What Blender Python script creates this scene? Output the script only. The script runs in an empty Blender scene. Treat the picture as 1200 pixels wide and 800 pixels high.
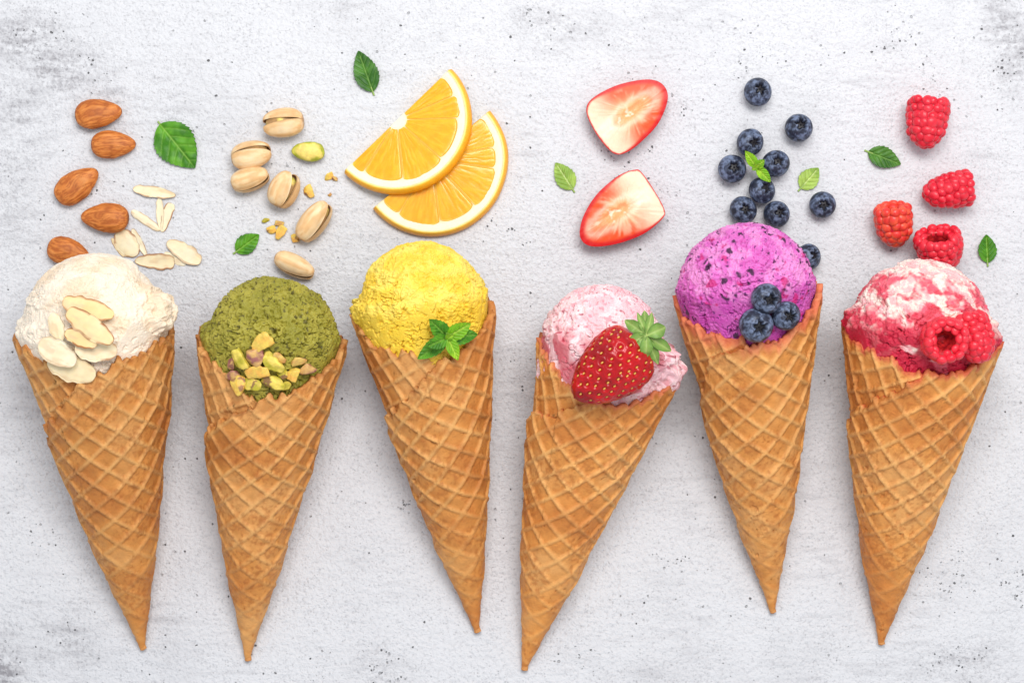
import bpy, bmesh, math, random
import numpy as np
from mathutils import Matrix, Vector

# ------------------------------------------------------------------ camera, light, exposure
U = 0.0004            # metres per unit (all modelling below is in units of 0.4 mm)
D = 2250.0            # camera height above the tabletop, in units (0.9 m)
scene = bpy.context.scene
col = scene.collection
cam_d = bpy.data.cameras.new('camera'); cam = bpy.data.objects.new('camera', cam_d); col.objects.link(cam)
cam.location = (0, 0, D * U); cam_d.sensor_width = 36.0; cam_d.lens = 36.0 * D / 1200.0
cam_d.clip_start = 0.05; cam_d.clip_end = 50.0
scene.camera = cam
world = bpy.data.worlds.new('World'); scene.world = world; world.use_nodes = True
bg = world.node_tree.nodes['Background']; bg.inputs[0].default_value = (0.90, 0.945, 1.0, 1); bg.inputs[1].default_value = 0.70

def area(name, loc, target, size, power, colr):
    l = bpy.data.lights.new(name, 'AREA'); l.shape = 'RECTANGLE'; l.size = size[0]; l.size_y = size[1]
    l.energy = power; l.color = colr
    o = bpy.data.objects.new(name, l); col.objects.link(o); o.location = loc
    d = Vector(target) - Vector(loc); o.rotation_euler = d.to_track_quat('-Z', 'Y').to_euler()
    return o
area('softbox_light', (0.12, 0.42, 0.98), (0.0, 0.08, 0.0), (0.70, 0.36), 10.2, (1.0, 0.985, 0.96))
scene.view_settings.view_transform = 'Standard'; scene.view_settings.look = 'None'
scene.view_settings.exposure = 0.0; scene.view_settings.gamma = 1.0
scene.view_settings.use_curve_mapping = False
scene.render.engine = 'CYCLES'; scene.cycles.max_bounces = 6; scene.cycles.diffuse_bounces = 3; scene.cycles.glossy_bounces = 3

# ------------------------------------------------------------------ helpers
rng = np.random.RandomState(7)
def S(r, g, b, k=1.0):
    c = np.array([r, g, b], float) / 255.0
    return np.where(c <= 0.04045, c / 12.92, ((c + 0.055) / 1.055) ** 2.4) * k
def P(px, py, z=0.0):
    k = (D - z) / D
    return np.array([(px - 600.0) * k, (400.0 - py) * k, z])
def proj(V):
    k = D / (D - V[:, 2])
    return np.stack([600 + V[:, 0] * k, 400 - V[:, 1] * k], 1)
def sstep(a, b, x):
    t = np.clip((x - a) / (b - a), 0, 1); return t * t * (3 - 2 * t)
def mixc(a, b, t):
    t = np.asarray(t)[..., None]; return a * (1 - t) + b * t

PERM = np.random.RandomState(3).permutation(256); PERM = np.concatenate([PERM, PERM, PERM])
RND = np.random.RandomState(4).rand(256); RND3 = np.random.RandomState(5).rand(256, 3)
def vnoise(p, seed=0):
    p = np.asarray(p, float) + seed * 17.37
    i = np.floor(p).astype(int); f = p - i; f = f * f * (3 - 2 * f); i &= 255
    out = 0
    for dx in (0, 1):
        wx = f[:, 0] if dx else 1 - f[:, 0]; hx = PERM[(i[:, 0] + dx) & 255]
        for dy in (0, 1):
            wy = f[:, 1] if dy else 1 - f[:, 1]; hy = PERM[hx + ((i[:, 1] + dy) & 255)]
            for dz in (0, 1):
                wz = f[:, 2] if dz else 1 - f[:, 2]; h = PERM[hy + ((i[:, 2] + dz) & 255)]
                out = out + wx * wy * wz * RND[h]
    return out
def fbm(p, o=3, seed=0):
    a, s, t = 1.0, 0.0, 0.0
    for k in range(o):
        s = s + a * vnoise(p * 2.03 ** k, seed + k * 3); t += a; a *= 0.5
    return s / t
def worley(p, seed=0):
    p = np.asarray(p, float) + seed * 11.3
    i = np.floor(p).astype(int); best = np.full(len(p), 9.0)
    for dx in (-1, 0, 1):
        for dy in (-1, 0, 1):
            for dz in (-1, 0, 1):
                c = i + np.array([dx, dy, dz]); h = PERM[PERM[PERM[c[:, 0] & 255] + (c[:, 1] & 255)] + (c[:, 2] & 255)]
                d = ((c + RND3[h] - p) ** 2).sum(1); best = np.minimum(best, d)
    return np.sqrt(best)
def n1(x, seed=0):
    x = np.asarray(x, float); return vnoise(np.stack([x.ravel(), 0 * x.ravel() + 0.37, 0 * x.ravel() + 0.71], 1), seed).reshape(x.shape)

def mk_mesh(name, V, F, mat, colr=None, smooth=True):
    me = bpy.data.meshes.new(name); V = np.asarray(V, float) * U
    if isinstance(F, np.ndarray):
        n = F.shape[1]; me.vertices.add(len(V)); me.vertices.foreach_set('co', V.ravel().astype(np.float32))
        me.loops.add(F.size); me.loops.foreach_set('vertex_index', F.ravel().astype(np.int32))
        me.polygons.add(len(F)); me.polygons.foreach_set('loop_start', np.arange(0, F.size, n, dtype=np.int32))
        me.polygons.foreach_set('loop_total', np.full(len(F), n, dtype=np.int32))
        me.update(calc_edges=True)
    else:
        me.from_pydata([tuple(v) for v in V], [], [tuple(int(i) for i in f) for f in F]); me.update()
    me.validate()
    if colr is not None:
        c = np.ones((len(V), 4), np.float32); c[:, :3] = np.clip(np.broadcast_to(colr, (len(V), 3)), 0, 1)
        a = me.color_attributes.new('Col', 'FLOAT_COLOR', 'POINT'); a.data.foreach_set('color', c.ravel())
    me.polygons.foreach_set('use_smooth', np.full(len(me.polygons), smooth))
    me.materials.append(mat)
    return me
def obj(name, me, parent=None):
    o = bpy.data.objects.new(name, me); col.objects.link(o)
    if parent is not None: o.parent = parent
    return o
def part(name, V, F, mat, parent=None, colr=None, smooth=True):
    return obj(name, mk_mesh(name, V, F, mat, colr, smooth), parent)
def tag(o, label, cat, group=None):
    o['label'] = label; o['category'] = cat
    if group: o['group'] = group
    return o
def thing(name, label, cat, group=None):
    o = obj(name, None); o.empty_display_size = 0.01
    return tag(o, label, cat, group)
def setm(o, loc, X=None, Z=None):
    """place o: X = local x direction, Z = local z direction (orthogonalised)"""
    Z = np.array([0, 0, 1.0]) if Z is None else np.asarray(Z, float); Z = Z / np.linalg.norm(Z)
    X = np.array([1.0, 0, 0]) if X is None else np.asarray(X, float)
    X = X - Z * (X @ Z); X = X / np.linalg.norm(X); Y = np.cross(Z, X)
    M = Matrix(((X[0], Y[0], Z[0], loc[0] * U), (X[1], Y[1], Z[1], loc[1] * U), (X[2], Y[2], Z[2], loc[2] * U), (0, 0, 0, 1)))
    o.matrix_world = M; return o
def adir(deg):
    return np.array([math.cos(math.radians(deg)), math.sin(math.radians(deg)), 0.0])
def quads(nu, nv, wrapv=False, off=0, flip=False):
    i, j = np.meshgrid(np.arange(nu - 1), np.arange(nv if wrapv else nv - 1), indexing='ij')
    j2 = (j + 1) % nv
    q = np.stack([i * nv + j, (i + 1) * nv + j, (i + 1) * nv + j2, i * nv + j2], -1).reshape(-1, 4) + off
    return q[:, ::-1].copy() if flip else q
def plate(X, Y, Zt, Zb):
    """closed slab from (nu,nv) grids: top heights Zt and bottom heights Zb"""
    nu, nv = X.shape; n = nu * nv
    V = np.concatenate([np.stack([X, Y, Zt], -1).reshape(-1, 3), np.stack([X, Y, Zb], -1).reshape(-1, 3)])
    F = [quads(nu, nv), quads(nu, nv, off=n, flip=True)]
    idx = np.arange(n).reshape(nu, nv)
    loop = np.concatenate([idx[:-1, 0], idx[-1, :-1], idx[:0:-1, -1], idx[0, :0:-1]])
    l2 = np.roll(loop, -1)
    F.append(np.stack([loop, loop + n, l2 + n, l2], 1)[:, ::-1])
    return V, np.concatenate(F)
def smooth_loop(pts, n):
    p = np.array(pts, float); m = len(p); out = []
    for t in np.linspace(0, m, n, endpoint=False):
        k = int(t); f = t - k; a, b, c, d = p[(k - 1) % m], p[k % m], p[(k + 1) % m], p[(k + 2) % m]
        out.append(0.5 * ((2 * b) + (c - a) * f + (2 * a - 5 * b + 4 * c - d) * f * f + (3 * b - a - 3 * c + d) * f ** 3))
    return np.array(out)
def spline(x, xp, yp):
    xx = np.linspace(xp[0], xp[-1], 400); y = np.interp(xx, xp, yp)
    k = np.hanning(41); k /= k.sum(); ys = np.convolve(np.pad(y, 20, mode='reflect', reflect_type='odd'), k, 'valid')
    return np.interp(x, xx, ys)
_ico = {}
def ico(sub):
    if sub not in _ico:
        bm = bmesh.new(); bmesh.ops.create_icosphere(bm, subdivisions=sub, radius=1.0)
        V = np.array([v.co[:] for v in bm.verts]); F = np.array([[v.index for v in f.verts] for f in bm.faces]); bm.free()
        V /= np.linalg.norm(V, axis=1)[:, None]; _ico[sub] = (V, F)
    return _ico[sub]

# ------------------------------------------------------------------ materials
def mat_base(name):
    m = bpy.data.materials.new(name); m.use_nodes = True; nt = m.node_tree
    return m, nt, nt.nodes['Principled BSDF']
def nd(nt, t, **kw):
    n = nt.nodes.new(t)
    for k, v in kw.items():
        if k in n.inputs.keys(): n.inputs[k].default_value = v
        else: setattr(n, k, v)
    return n
def vmat(name, rough=0.5, sss=0.0, sss_r=(1, 0.5, 0.3), sss_s=2.0, bump=0.0, bscale=4.0, bdist=1.0, var=0.0, vscale=20.0,
         spec=0.5, coat=0.0, rvar=0.0, trans=0.0, sheen=0.0):
    """base colour from the mesh's own colour layer, with noise variation, fine relief and gloss variation (scales in units)"""
    m, nt, b = mat_base(name); L = nt.links.new
    tc = nd(nt, 'ShaderNodeTexCoord'); at = nd(nt, 'ShaderNodeAttribute', attribute_name='Col')
    csock = at.outputs['Color']
    if var > 0:
        nz = nd(nt, 'ShaderNodeTexNoise', Scale=1.0 / (vscale * U), Detail=4.0); L(tc.outputs['Object'], nz.inputs['Vector'])
        mr = nd(nt, 'ShaderNodeMapRange'); mr.inputs[1].default_value = 0.3; mr.inputs[2].default_value = 0.7
        mr.inputs[3].default_value = 1 - var; mr.inputs[4].default_value = 1 + var * 0.6; L(nz.outputs['Fac'], mr.inputs[0])
        mx = nd(nt, 'ShaderNodeVectorMath', operation='SCALE'); L(csock, mx.inputs[0]); L(mr.outputs[0], mx.inputs['Scale']); csock = mx.outputs[0]
    L(csock, b.inputs['Base Color'])
    b.inputs['Roughness'].default_value = rough; b.inputs['Specular IOR Level'].default_value = spec
    b.inputs['Coat Weight'].default_value = coat; b.inputs['Coat Roughness'].default_value = 0.15
    if sss > 0:
        b.inputs['Subsurface Weight'].default_value = sss; b.inputs['Subsurface Radius'].default_value = sss_r
        b.inputs['Subsurface Scale'].default_value = sss_s * U
    if rvar > 0:
        nz = nd(nt, 'ShaderNodeTexNoise', Scale=1.0 / (9 * U), Detail=3.0); L(tc.outputs['Object'], nz.inputs['Vector'])
        mr = nd(nt, 'ShaderNodeMapRange'); mr.inputs[1].default_value = 0.3; mr.inputs[2].default_value = 0.7
        mr.inputs[3].default_value = rough - rvar; mr.inputs[4].default_value = rough + rvar
        L(nz.outputs['Fac'], mr.inputs[0]); L(mr.outputs[0], b.inputs['Roughness'])
    if bump > 0:
        nz = nd(nt, 'ShaderNodeTexNoise', Scale=1.0 / (bscale * U), Detail=5.0, Roughness=0.6); L(tc.outputs['Object'], nz.inputs['Vector'])
        bp = nd(nt, 'ShaderNodeBump', Strength=bump, Distance=bdist * U); L(nz.outputs['Fac'], bp.inputs['Height']); L(bp.outputs[0], b.inputs['Normal'])
    return m
M = {}
M['waffle'] = vmat('baked_waffle', 0.55, 0, (1, .5, .2), 3, 0.8, 2.4, 1.4, 0.14, 12, spec=0.35, rvar=0.08)
M['ice'] = vmat('ice_cream', 0.46, 0.18, (1, .75, .6), 1.5, 0.8, 2.2, 1.8, 0.07, 9, spec=0.4, rvar=0.15)
M['almond'] = vmat('almond_skin', 0.55, 0, bump=0.5, bscale=2.0, bdist=0.8, var=0.14, vscale=7, spec=0.35)
M['almond_flesh'] = vmat('almond_flesh', 0.5, 0.3, (1, .8, .5), 4, 0.3, 3, 0.5, 0.08, 8, spec=0.35)
M['shell'] = vmat('pistachio_shell', 0.5, 0.15, (1, .8, .5), 3, 0.3, 4, 0.5, 0.12, 10, spec=0.35)
M['nut'] = vmat('pistachio_kernel', 0.5, 0.25, (1, .9, .3), 3, 0.5, 2.5, 0.7, 0.22, 5, spec=0.4)
M['leaf'] = vmat('mint_leaf', 0.42, 0.15, (.6, 1, .2), 2, 0.35, 2.5, 0.5, 0.15, 9, spec=0.25)
M['rind'] = vmat('orange_rind', 0.38, 0.2, (1, .6, .1), 4, 0.6, 2.4, 0.8, 0.1, 8, spec=0.45)
M['pith'] = vmat('orange_pith', 0.6, 0.3, (1, .9, .6), 5, 0.3, 3, 0.6, 0.05, 8, spec=0.3)
M['pulp'] = vmat('orange_pulp', 0.22, 0.5, (1, .6, .1), 8, 0.25, 4, 0.6, 0.08, 7, spec=0.35, coat=0.1)
M['berry_flesh'] = vmat('strawberry_flesh', 0.35, 0.4, (1, .5, .4), 4, 0.4, 3, 0.6, 0.07, 6, spec=0.22)
M['berry_skin'] = vmat('strawberry_skin', 0.28, 0.12, (1, .15, .1), 4, 0.15, 5, 0.5, 0.12, 12, spec=0.35, coat=0.12)
M['seed'] = vmat('strawberry_seed', 0.4, 0, var=0.2, vscale=4)
M['blue'] = vmat('blueberry_skin', 0.5, 0, bump=0.25, bscale=2.5, bdist=0.5, var=0.25, vscale=6, spec=0.45, rvar=0.12)
M['rasp'] = vmat('raspberry_drupelet', 0.36, 0.45, (1, .2, .15), 6, 0.2, 2.5, 0.5, 0.15, 8, spec=0.45, rvar=0.1)

def table_material():
    m, nt, b = mat_base('white_plaster'); L = nt.links.new
    tc = nd(nt, 'ShaderNodeTexCoord'); mp = nd(nt, 'ShaderNodeMapping'); mp.inputs['Scale'].default_value = (1 / U,) * 3
    L(tc.outputs['Object'], mp.inputs['Vector']); V = mp.outputs[0]        # units
    def noise(scale, detail=4, rough=0.55, vec=V, dist=0.0):
        n = nd(nt, 'ShaderNodeTexNoise', Scale=1.0 / scale, Detail=float(detail), Roughness=rough, Distortion=dist); L(vec, n.inputs['Vector']); return n.outputs['Fac']
    def mr(x, a, b_, c=0.0, d=1.0):
        n = nd(nt, 'ShaderNodeMapRange'); n.interpolation_type = 'SMOOTHSTEP'; L(x, n.inputs[0])
        for k, v in zip((1, 2, 3, 4), (a, b_, c, d)): n.inputs[k].default_value = v
        return n.outputs[0]
    def mth(op, a, b_=None, clamp=False):
        n = nd(nt, 'ShaderNodeMath', operation=op); n.use_clamp = clamp
        for k, v in enumerate((a, b_)):
            if v is None: continue
            if isinstance(v, (int, float)): n.inputs[k].default_value = v
            else: L(v, n.inputs[k])
        return n.outputs[0]
    wa = nd(nt, 'ShaderNodeAttribute', attribute_name='Col'); ws = nd(nt, 'ShaderNodeSeparateColor'); L(wa.outputs['Color'], ws.inputs[0]); speck, smudge = ws.outputs[0], ws.outputs[1]
    # pits
    vo = nd(nt, 'ShaderNodeTexVoronoi', Scale=1 / 4.6, Randomness=1.0); vw = nd(nt, 'ShaderNodeVectorMath', operation='MULTIPLY_ADD')
    wn = nd(nt, 'ShaderNodeTexNoise', Scale=1 / 5.0, Detail=2.0); L(V, wn.inputs['Vector']); L(wn.outputs['Color'], vw.inputs[0]); vw.inputs[1].default_value = (3.0, 3.0, 0); L(V, vw.inputs[2])
    L(vw.outputs[0], vo.inputs['Vector'])
    sepc = nd(nt, 'ShaderNodeSeparateColor'); L(vo.outputs['Color'], sepc.inputs[0])
    dens = mth('ADD', mth('MULTIPLY', speck, mr(noise(14, 3), 0.44, 0.64)), mr(noise(120, 3), 0.60, 0.80, 0.0, 0.22))
    dens = mth('ADD', dens, 0.012)
    on = mth('LESS_THAN', sepc.outputs[0], mth('MULTIPLY', dens, 1.5))
    rad = mth('ADD', mth('MULTIPLY', sepc.outputs[1], 0.22), 0.12)
    dot = mth('MULTIPLY', on, mr(mth('SUBTRACT', vo.outputs['Distance'], rad), 0.06, -0.08))
    dotc = mth('MULTIPLY', dot, mth('ADD', mth('MULTIPLY', sepc.outputs[2], 0.55), 0.35), True)
    vo2 = nd(nt, 'ShaderNodeTexVoronoi', Scale=1 / 3.6, Randomness=1.0); L(vw.outputs[0], vo2.inputs['Vector']); sep2 = nd(nt, 'ShaderNodeSeparateColor'); L(vo2.outputs['Color'], sep2.inputs[0])
    faint = mth('MULTIPLY', mth('LESS_THAN', sep2.outputs[0], mr(noise(60, 3), .35, .7, .03, .30)), mr(vo2.outputs['Distance'], .42, .12, 0.0, .26))
    dotc = mth('MAXIMUM', dotc, faint)
    # fine stipple relief of rolled plaster
    rot_m = nd(nt, 'ShaderNodeMapping'); rot_m.inputs['Rotation'].default_value = (0.62, 0.81, 0.47); L(V, rot_m.inputs['Vector']); RV_ = rot_m.outputs[0]
    st = noise(4.8, 2, 0.55, RV_, 0.3); st2 = noise(2.2, 2, 0.5, RV_); big = noise(70, 4, 0.6)
    streak_m = nd(nt, 'ShaderNodeMapping'); streak_m.inputs['Rotation'].default_value = (0, 0, math.radians(-58)); streak_m.inputs['Scale'].default_value = (0.35, 1.6, 1)
    L(V, streak_m.inputs['Vector']); streak = noise(16, 4, 0.6, streak_m.outputs[0])
    h = mth('ADD', mth('MULTIPLY', st, 1.5), mth('MULTIPLY', st2, 0.35))
    h = mth('SUBTRACT', h, mth('MULTIPLY', dot, 1.2))
    h = mth('ADD', h, mth('ADD', mth('MULTIPLY', big, 1.6), mth('MULTIPLY', streak, .8)))
    bp = nd(nt, 'ShaderNodeBump', Strength=0.8, Distance=1.8 * U); L(h, bp.inputs['Height']); L(bp.outputs[0], b.inputs['Normal'])
    # colour
    sm = mth('MULTIPLY', smudge, mth('ADD', mth('MULTIPLY', mr(streak, 0.35, 0.65), 0.7), mth('MULTIPLY', mr(st, .62, .40), 0.5)), True)
    sm = mth('ADD', mth('MULTIPLY', sm, 0.8), mth('MULTIPLY', mr(noise(150, 4, 0.6), 0.48, 0.74), 0.16), True)
    sm = mth('ADD', sm, mth('MULTIPLY', mr(st, 0.48, 0.28), 0.18), True)
    sm = mth('ADD', sm, mth('MULTIPLY', mth('MULTIPLY', mr(noise(2.4, 2, 0.5, RV_), 0.50, 0.30), mr(noise(48, 3), .34, .66, .25, 1.3)), 0.20), True)
    br_m = nd(nt, 'ShaderNodeMapping'); br_m.inputs['Rotation'].default_value = (0, 0, math.radians(24)); br_m.inputs['Scale'].default_value = (0.22, 1.3, 1); L(V, br_m.inputs['Vector'])
    brush = noise(20, 4, 0.65, br_m.outputs[0], 0.8)
    sm = mth('ADD', sm, mth('MULTIPLY', mth('MULTIPLY', mr(brush, .48, .70), mr(noise(130, 3), .40, .62)), 0.20), True)
    sm = mth('ADD', sm, mth('MULTIPLY', mth('MULTIPLY', mr(streak, .50, .70), mr(noise(170, 3), .45, .62)), 0.20), True)
    c1 = nd(nt, 'ShaderNodeMix', data_type='RGBA'); c1.inputs[6].default_value = (0.675, 0.675, 0.70, 1); c1.inputs[7].default_value = (0.30, 0.29, 0.31, 1); L(sm, c1.inputs[0])
    c2 = nd(nt, 'ShaderNodeMix', data_type='RGBA'); L(c1.outputs[2], c2.inputs[6]); c2.inputs[7].default_value = (0.05, 0.047, 0.05, 1); L(dotc, c2.inputs[0])
    L(c2.outputs[2], b.inputs['Base Color']); b.inputs['Roughness'].default_value = 0.62; b.inputs['Specular IOR Level'].default_value = 0.3
    return m

# ------------------------------------------------------------------ tabletop
# worn patches of the plaster (x, y, half widths, strength), kept as a mask on the slab's own mesh
SPECK = [(1060, 35, 45, 35, 1), (1180, 60, 35, 90, .8), (1090, 130, 40, 50, .9), (40, 40, 60, 40, .9), (110, 90, 50, 50, .5), (45, 260, 30, 30, 1), (130, 215, 40, 30, .8),
                   (490, 610, 26, 40, 1), (455, 780, 60, 26, 1), (375, 790, 35, 25, 1), (640, 30, 60, 45, .8), (770, 230, 40, 40, .9), (735, 190, 40, 26, .8), (360, 235, 40, 30, .9),
                   (800, 655, 50, 25, .8), (680, 780, 40, 40, .9), (1110, 680, 40, 45, 1), (1190, 700, 26, 40, .9), (1120, 770, 50, 35, .8), (45, 620, 35, 25, .9), (70, 740, 30, 30, .8),
                   (15, 770, 40, 50, .8), (595, 260, 30, 30, .8), (630, 390, 35, 35, .6), (200, 660, 25, 40, .6), (810, 130, 30, 50, .5), (580, 640, 22, 50, .6), (320, 710, 24, 30, .7), (870, 60, 60, 40, .4)]
SMUDGE = [(30, 45, 95, 60, .85), (75, 85, 70, 60, .75), (120, 130, 45, 50, .5), (25, 130, 80, 70, .5), (10, 790, 55, 80, 1.0), (1185, 40, 50, 110, .7), (665, 35, 110, 45, .38), (20, 200, 60, 120, .35), (1120, 775, 110, 40, .4),
                    (80, 740, 60, 60, .4), (455, 790, 70, 35, .35), (30, 420, 40, 120, .3)]

gx = np.concatenate([[-1050, -850], np.arange(-690, 691, 5.0), [850, 1050]]); gy = np.concatenate([[-750, -600], np.arange(-480, 481, 5.0), [600, 750]])
GX, GY = np.meshgrid(gx, gy, indexing='ij'); pn = np.stack([GX.ravel(), GY.ravel(), 0 * GX.ravel()], 1)
wx = GX + 70 * (fbm(pn / 45, 3, 61).reshape(GX.shape) - .5); wy = GY + 70 * (fbm(pn / 45, 3, 62).reshape(GX.shape) - .5)
def blobs(lst):
    acc = np.zeros_like(GX)
    for (px, py, rx, ry, k) in lst:
        c = P(px, py); acc = np.maximum(acc, k * sstep(1.0, .1, np.hypot((wx - c[0]) / rx, (wy - c[1]) / ry)))
    return acc
V, F = plate(GX, GY, 0 * GX, 0 * GX - 50); cm = np.stack([blobs(SPECK), blobs(SMUDGE), 0 * GX], -1).reshape(-1, 3)
tt = part('tabletop', V, F, table_material(), None, np.concatenate([cm, cm]), smooth=False); tt['kind'] = 'structure'

# ------------------------------------------------------------------ ice cream cones
SURF = []          # vertices of everything things may rest on
RESTS = {}
def zat(V, px, py, rad=3.0):
    q = proj(V); d = np.hypot(q[:, 0] - px, q[:, 1] - py); m = d < rad
    return V[m, 2].max() if m.any() else 0.0
def surf_frame(V, px, py, rad=9.0):
    q = proj(V); d = np.hypot(q[:, 0] - px, q[:, 1] - py); W = V[d < rad]
    W = W[W[:, 2] > W[:, 2].max() - 2.2 * rad]; z0 = zat(V, px, py, max(2.5, rad * .4))
    A_ = np.c_[W[:, 0], W[:, 1], np.ones(len(W))]; c, *_ = np.linalg.lstsq(A_, W[:, 2], rcond=None)
    n = np.array([-c[0], -c[1], 1.0]); return P(px, py, z0), n / np.linalg.norm(n)

def cone_frame(L_, R_, T_):
    zc = 88.0
    for _ in range(3):
        T = P(*T_, 4.0); Lw = P(*L_, zc); Rw = P(*R_, zc)
        v1 = (Lw - T)[:2]; v2 = (Rw - T)[:2]
        a1, a2 = math.atan2(v1[1], v1[0]), math.atan2(v2[1], v2[0]); beta = abs(a1 - a2) / 2; am = (a1 + a2) / 2
        alpha = math.atan(math.sin(beta)); s = 0.5 * (np.linalg.norm(v1) + np.linalg.norm(v2)); zc = s * math.tan(alpha) * math.cos(alpha)
    a = np.array([math.cos(am) * math.cos(alpha), math.sin(am) * math.cos(alpha), math.sin(alpha)])
    u = np.array([0, 0, 1.0]) - a * a[2]; u /= np.linalg.norm(u); w = np.cross(a, u)
    return T, a, u, w, alpha
def pix_on_cone(fr, px, py):
    A, a, u, w, al = fr
    o = np.array([0, 0, D]); d = P(px, py, 0.0) - o; d /= np.linalg.norm(d)
    q = o - A; c2 = math.cos(al) ** 2; da, qa = d @ a, q @ a
    aa = 1 - da * da / c2; bb = 2 * (q @ d - qa * da / c2); cc = q @ q - qa * qa / c2
    disc = bb * bb - 4 * aa * cc
    k = (-bb - math.sqrt(max(disc, 0))) / (2 * aa); p = q + d * k
    return math.degrees(math.atan2(p @ w, p @ u)), np.linalg.norm(p)
def build_waffle(root, base, fr, inner, outer, sback, gamma, seed, tint=None, tone=1.0):
    A, a, u, w, al = fr
    ip = sorted([pix_on_cone(fr, *p) for p in inner]); ip = [(max(f, -92), s) for f, s in ip]
    op = sorted([pix_on_cone(fr, *p) for p in outer]); op = [(f - 360, s) for f, s in op]
    pts = sorted(ip + op + [(-180.0, sback), (-140.0, sback * .985), (-220.0, sback * .985)])
    pts.append((60.0, pts[-1][1] - 8)); pts.insert(0, (-490.0, pts[0][1] - 28))
    xp = [p[0] for p in pts]; yp = [p[1] for p in pts]
    phi = np.concatenate([np.arange(30, -100, -1.05), np.arange(-100, -255, -5.0), np.arange(-255, -487, -1.05)])
    ph = np.radians(phi)
    rim = np.interp(phi, xp, yp)
    k = np.hanning(7); k /= k.sum(); rim = np.convolve(np.pad(rim, 3, mode='edge'), k, 'valid')
    TH = 7.0; sal = math.sin(al)
    def ridge(s, phv):
        th = phv * sal; X, Y = s * np.cos(th), s * np.sin(th); g = math.radians(gamma); W_ = 22.0
        wob = 1.6 * (vnoise(np.stack([X.ravel() / 30, Y.ravel() / 30, 0 * X.ravel() + seed], 1)).reshape(X.shape) - .5)
        p = X * math.cos(g) + Y * math.sin(g) + wob + seed * 7.7; q = -X * math.sin(g) + Y * math.cos(g) - wob + seed * 3.1
        dp = np.abs((p / W_ + .5) % 1 - .5) * W_; dq = np.abs((q / W_ + .5) % 1 - .5) * W_
        prof = lambda d: 1 - sstep(1.0, 3.4, d)
        return np.maximum(prof(dp), prof(dq)) + 0.15 * np.minimum(prof(dp), prof(dq)), X, Y
    rr, _, _ = ridge(rim, ph)
    arc = phi * 1.5
    rim = rim + (n1(arc / 7.0, seed) - .5) * 13 + (n1(arc / 2.6, seed + 5) - .5) * 4 + (rr - .4) * 4.0
    NR = 200
    v = np.linspace(0, 1, NR); s0 = 4.0
    s = s0 + (rim[:, None] - s0) * v[None, :]; PH = np.repeat(ph[:, None], NR, 1)
    rg, X, Y = ridge(s, PH)
    pn0 = np.stack([X.ravel(), Y.ravel(), 0 * X.ravel() + seed * 5], 1)
    fade = (0.34 + 0.66 * sstep(60, 250, s)) * sstep(8, 40, s) * (.55 + .9 * fbm(pn0 / 28, 2, seed + 41).reshape(s.shape))
    sp = sstep(10, 130, s)
    lift = TH * (-np.degrees(PH) / 360.0) * (0.25 + .75 * sp)
    pn = np.stack([X.ravel(), Y.ravel(), 0 * X.ravel() + seed * 5], 1)
    lump = (fbm(pn / 45, 3, seed).reshape(s.shape) - .5) * 5 * sp
    grain = (fbm(pn / 4.0, 2, seed + 2).reshape(s.shape) - .5) * 0.9
    edge = sstep(0, 9, rim[:, None] - s)                       # crumbly, thinner broken edge
    crumb = (fbm(pn / 6.0, 2, seed + 9).reshape(s.shape) - .5) * 3.4 * (1 - edge)
    h = lift + 2.5 * rg * fade + lump + grain + crumb - 1.2 * (1 - edge)
    pit = sstep(.86, .93, vnoise(pn / 3.2, seed + 4)).reshape(s.shape) * sstep(.5, .62, vnoise(pn / 40, seed + 6)).reshape(s.shape)
    h -= 1.6 * pit
    # cut ends of the sheet curl down to the layer below
    endw = sstep(-487, -483, np.degrees(PH)); h = h - (1 - endw) * 2.5
    def pt(s, PH, h):
        e = np.cos(PH)[..., None] * u + np.sin(PH)[..., None] * w
        n = math.cos(al) * e - sal * a
        return A + (s * math.cos(al))[..., None] * a + (s * sal)[..., None] * e + h[..., None] * n
    Vo = pt(s, PH, h)
    keep = np.unique(np.concatenate([np.linspace(0, NR - 1, 26).astype(int)]))
    Vi = pt(s[:, keep] - 0.6 * (keep == NR - 1), PH[:, keep], (lift + lump)[:, keep] - TH + 1.0 + .8 * rg[:, keep])
    nc, nk = len(ph), len(keep); no = nc * NR
    Fo = quads(nc, NR, flip=True); Fi = quads(nc, nk, off=no)
    jo = np.arange(nc) * NR + NR - 1; ji = no + np.arange(nc) * nk + nk - 1
    Fr = np.stack([jo[:-1], ji[:-1], ji[1:], jo[1:]], 1)
    V = np.concatenate([Vo.reshape(-1, 3), Vi.reshape(-1, 3)])
    # baked colour: pale ridges, browner wells, toasted edge and blotches
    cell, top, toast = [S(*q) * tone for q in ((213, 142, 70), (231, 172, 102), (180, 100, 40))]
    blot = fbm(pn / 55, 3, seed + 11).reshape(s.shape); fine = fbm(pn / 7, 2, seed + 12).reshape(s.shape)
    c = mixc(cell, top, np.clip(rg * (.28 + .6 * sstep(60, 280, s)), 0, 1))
    c = mixc(c, toast, .50 * sstep(.46, .70, blot)); c = mixc(c, S(224, 168, 104), .55 * sstep(.50, .30, blot))
    c = mixc(c, toast * .8, .45 * sstep(.56, .72, vnoise(pn / 2.4, seed + 44).reshape(s.shape)) * sstep(.4, .6, vnoise(pn / 26, seed + 45).reshape(s.shape)))
    c = mixc(c, toast, .30 * sstep(.55, .75, fine)); c = mixc(c, toast * .8, .55 * (1 - sstep(0, 5, rim[:, None] - s)) * sstep(.4, .6, fine))
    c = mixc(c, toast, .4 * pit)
    if tint is not None:
        tc_, depth = tint
        dd = (rim[:, None] - s) - .5 * depth * (fbm(pn / 20, 2, seed + 8).reshape(s.shape) - .3)
        c = mixc(c, tc_, .6 * sstep(depth, 0, dd) * sstep(-385, -362, np.degrees(PH)))
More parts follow.
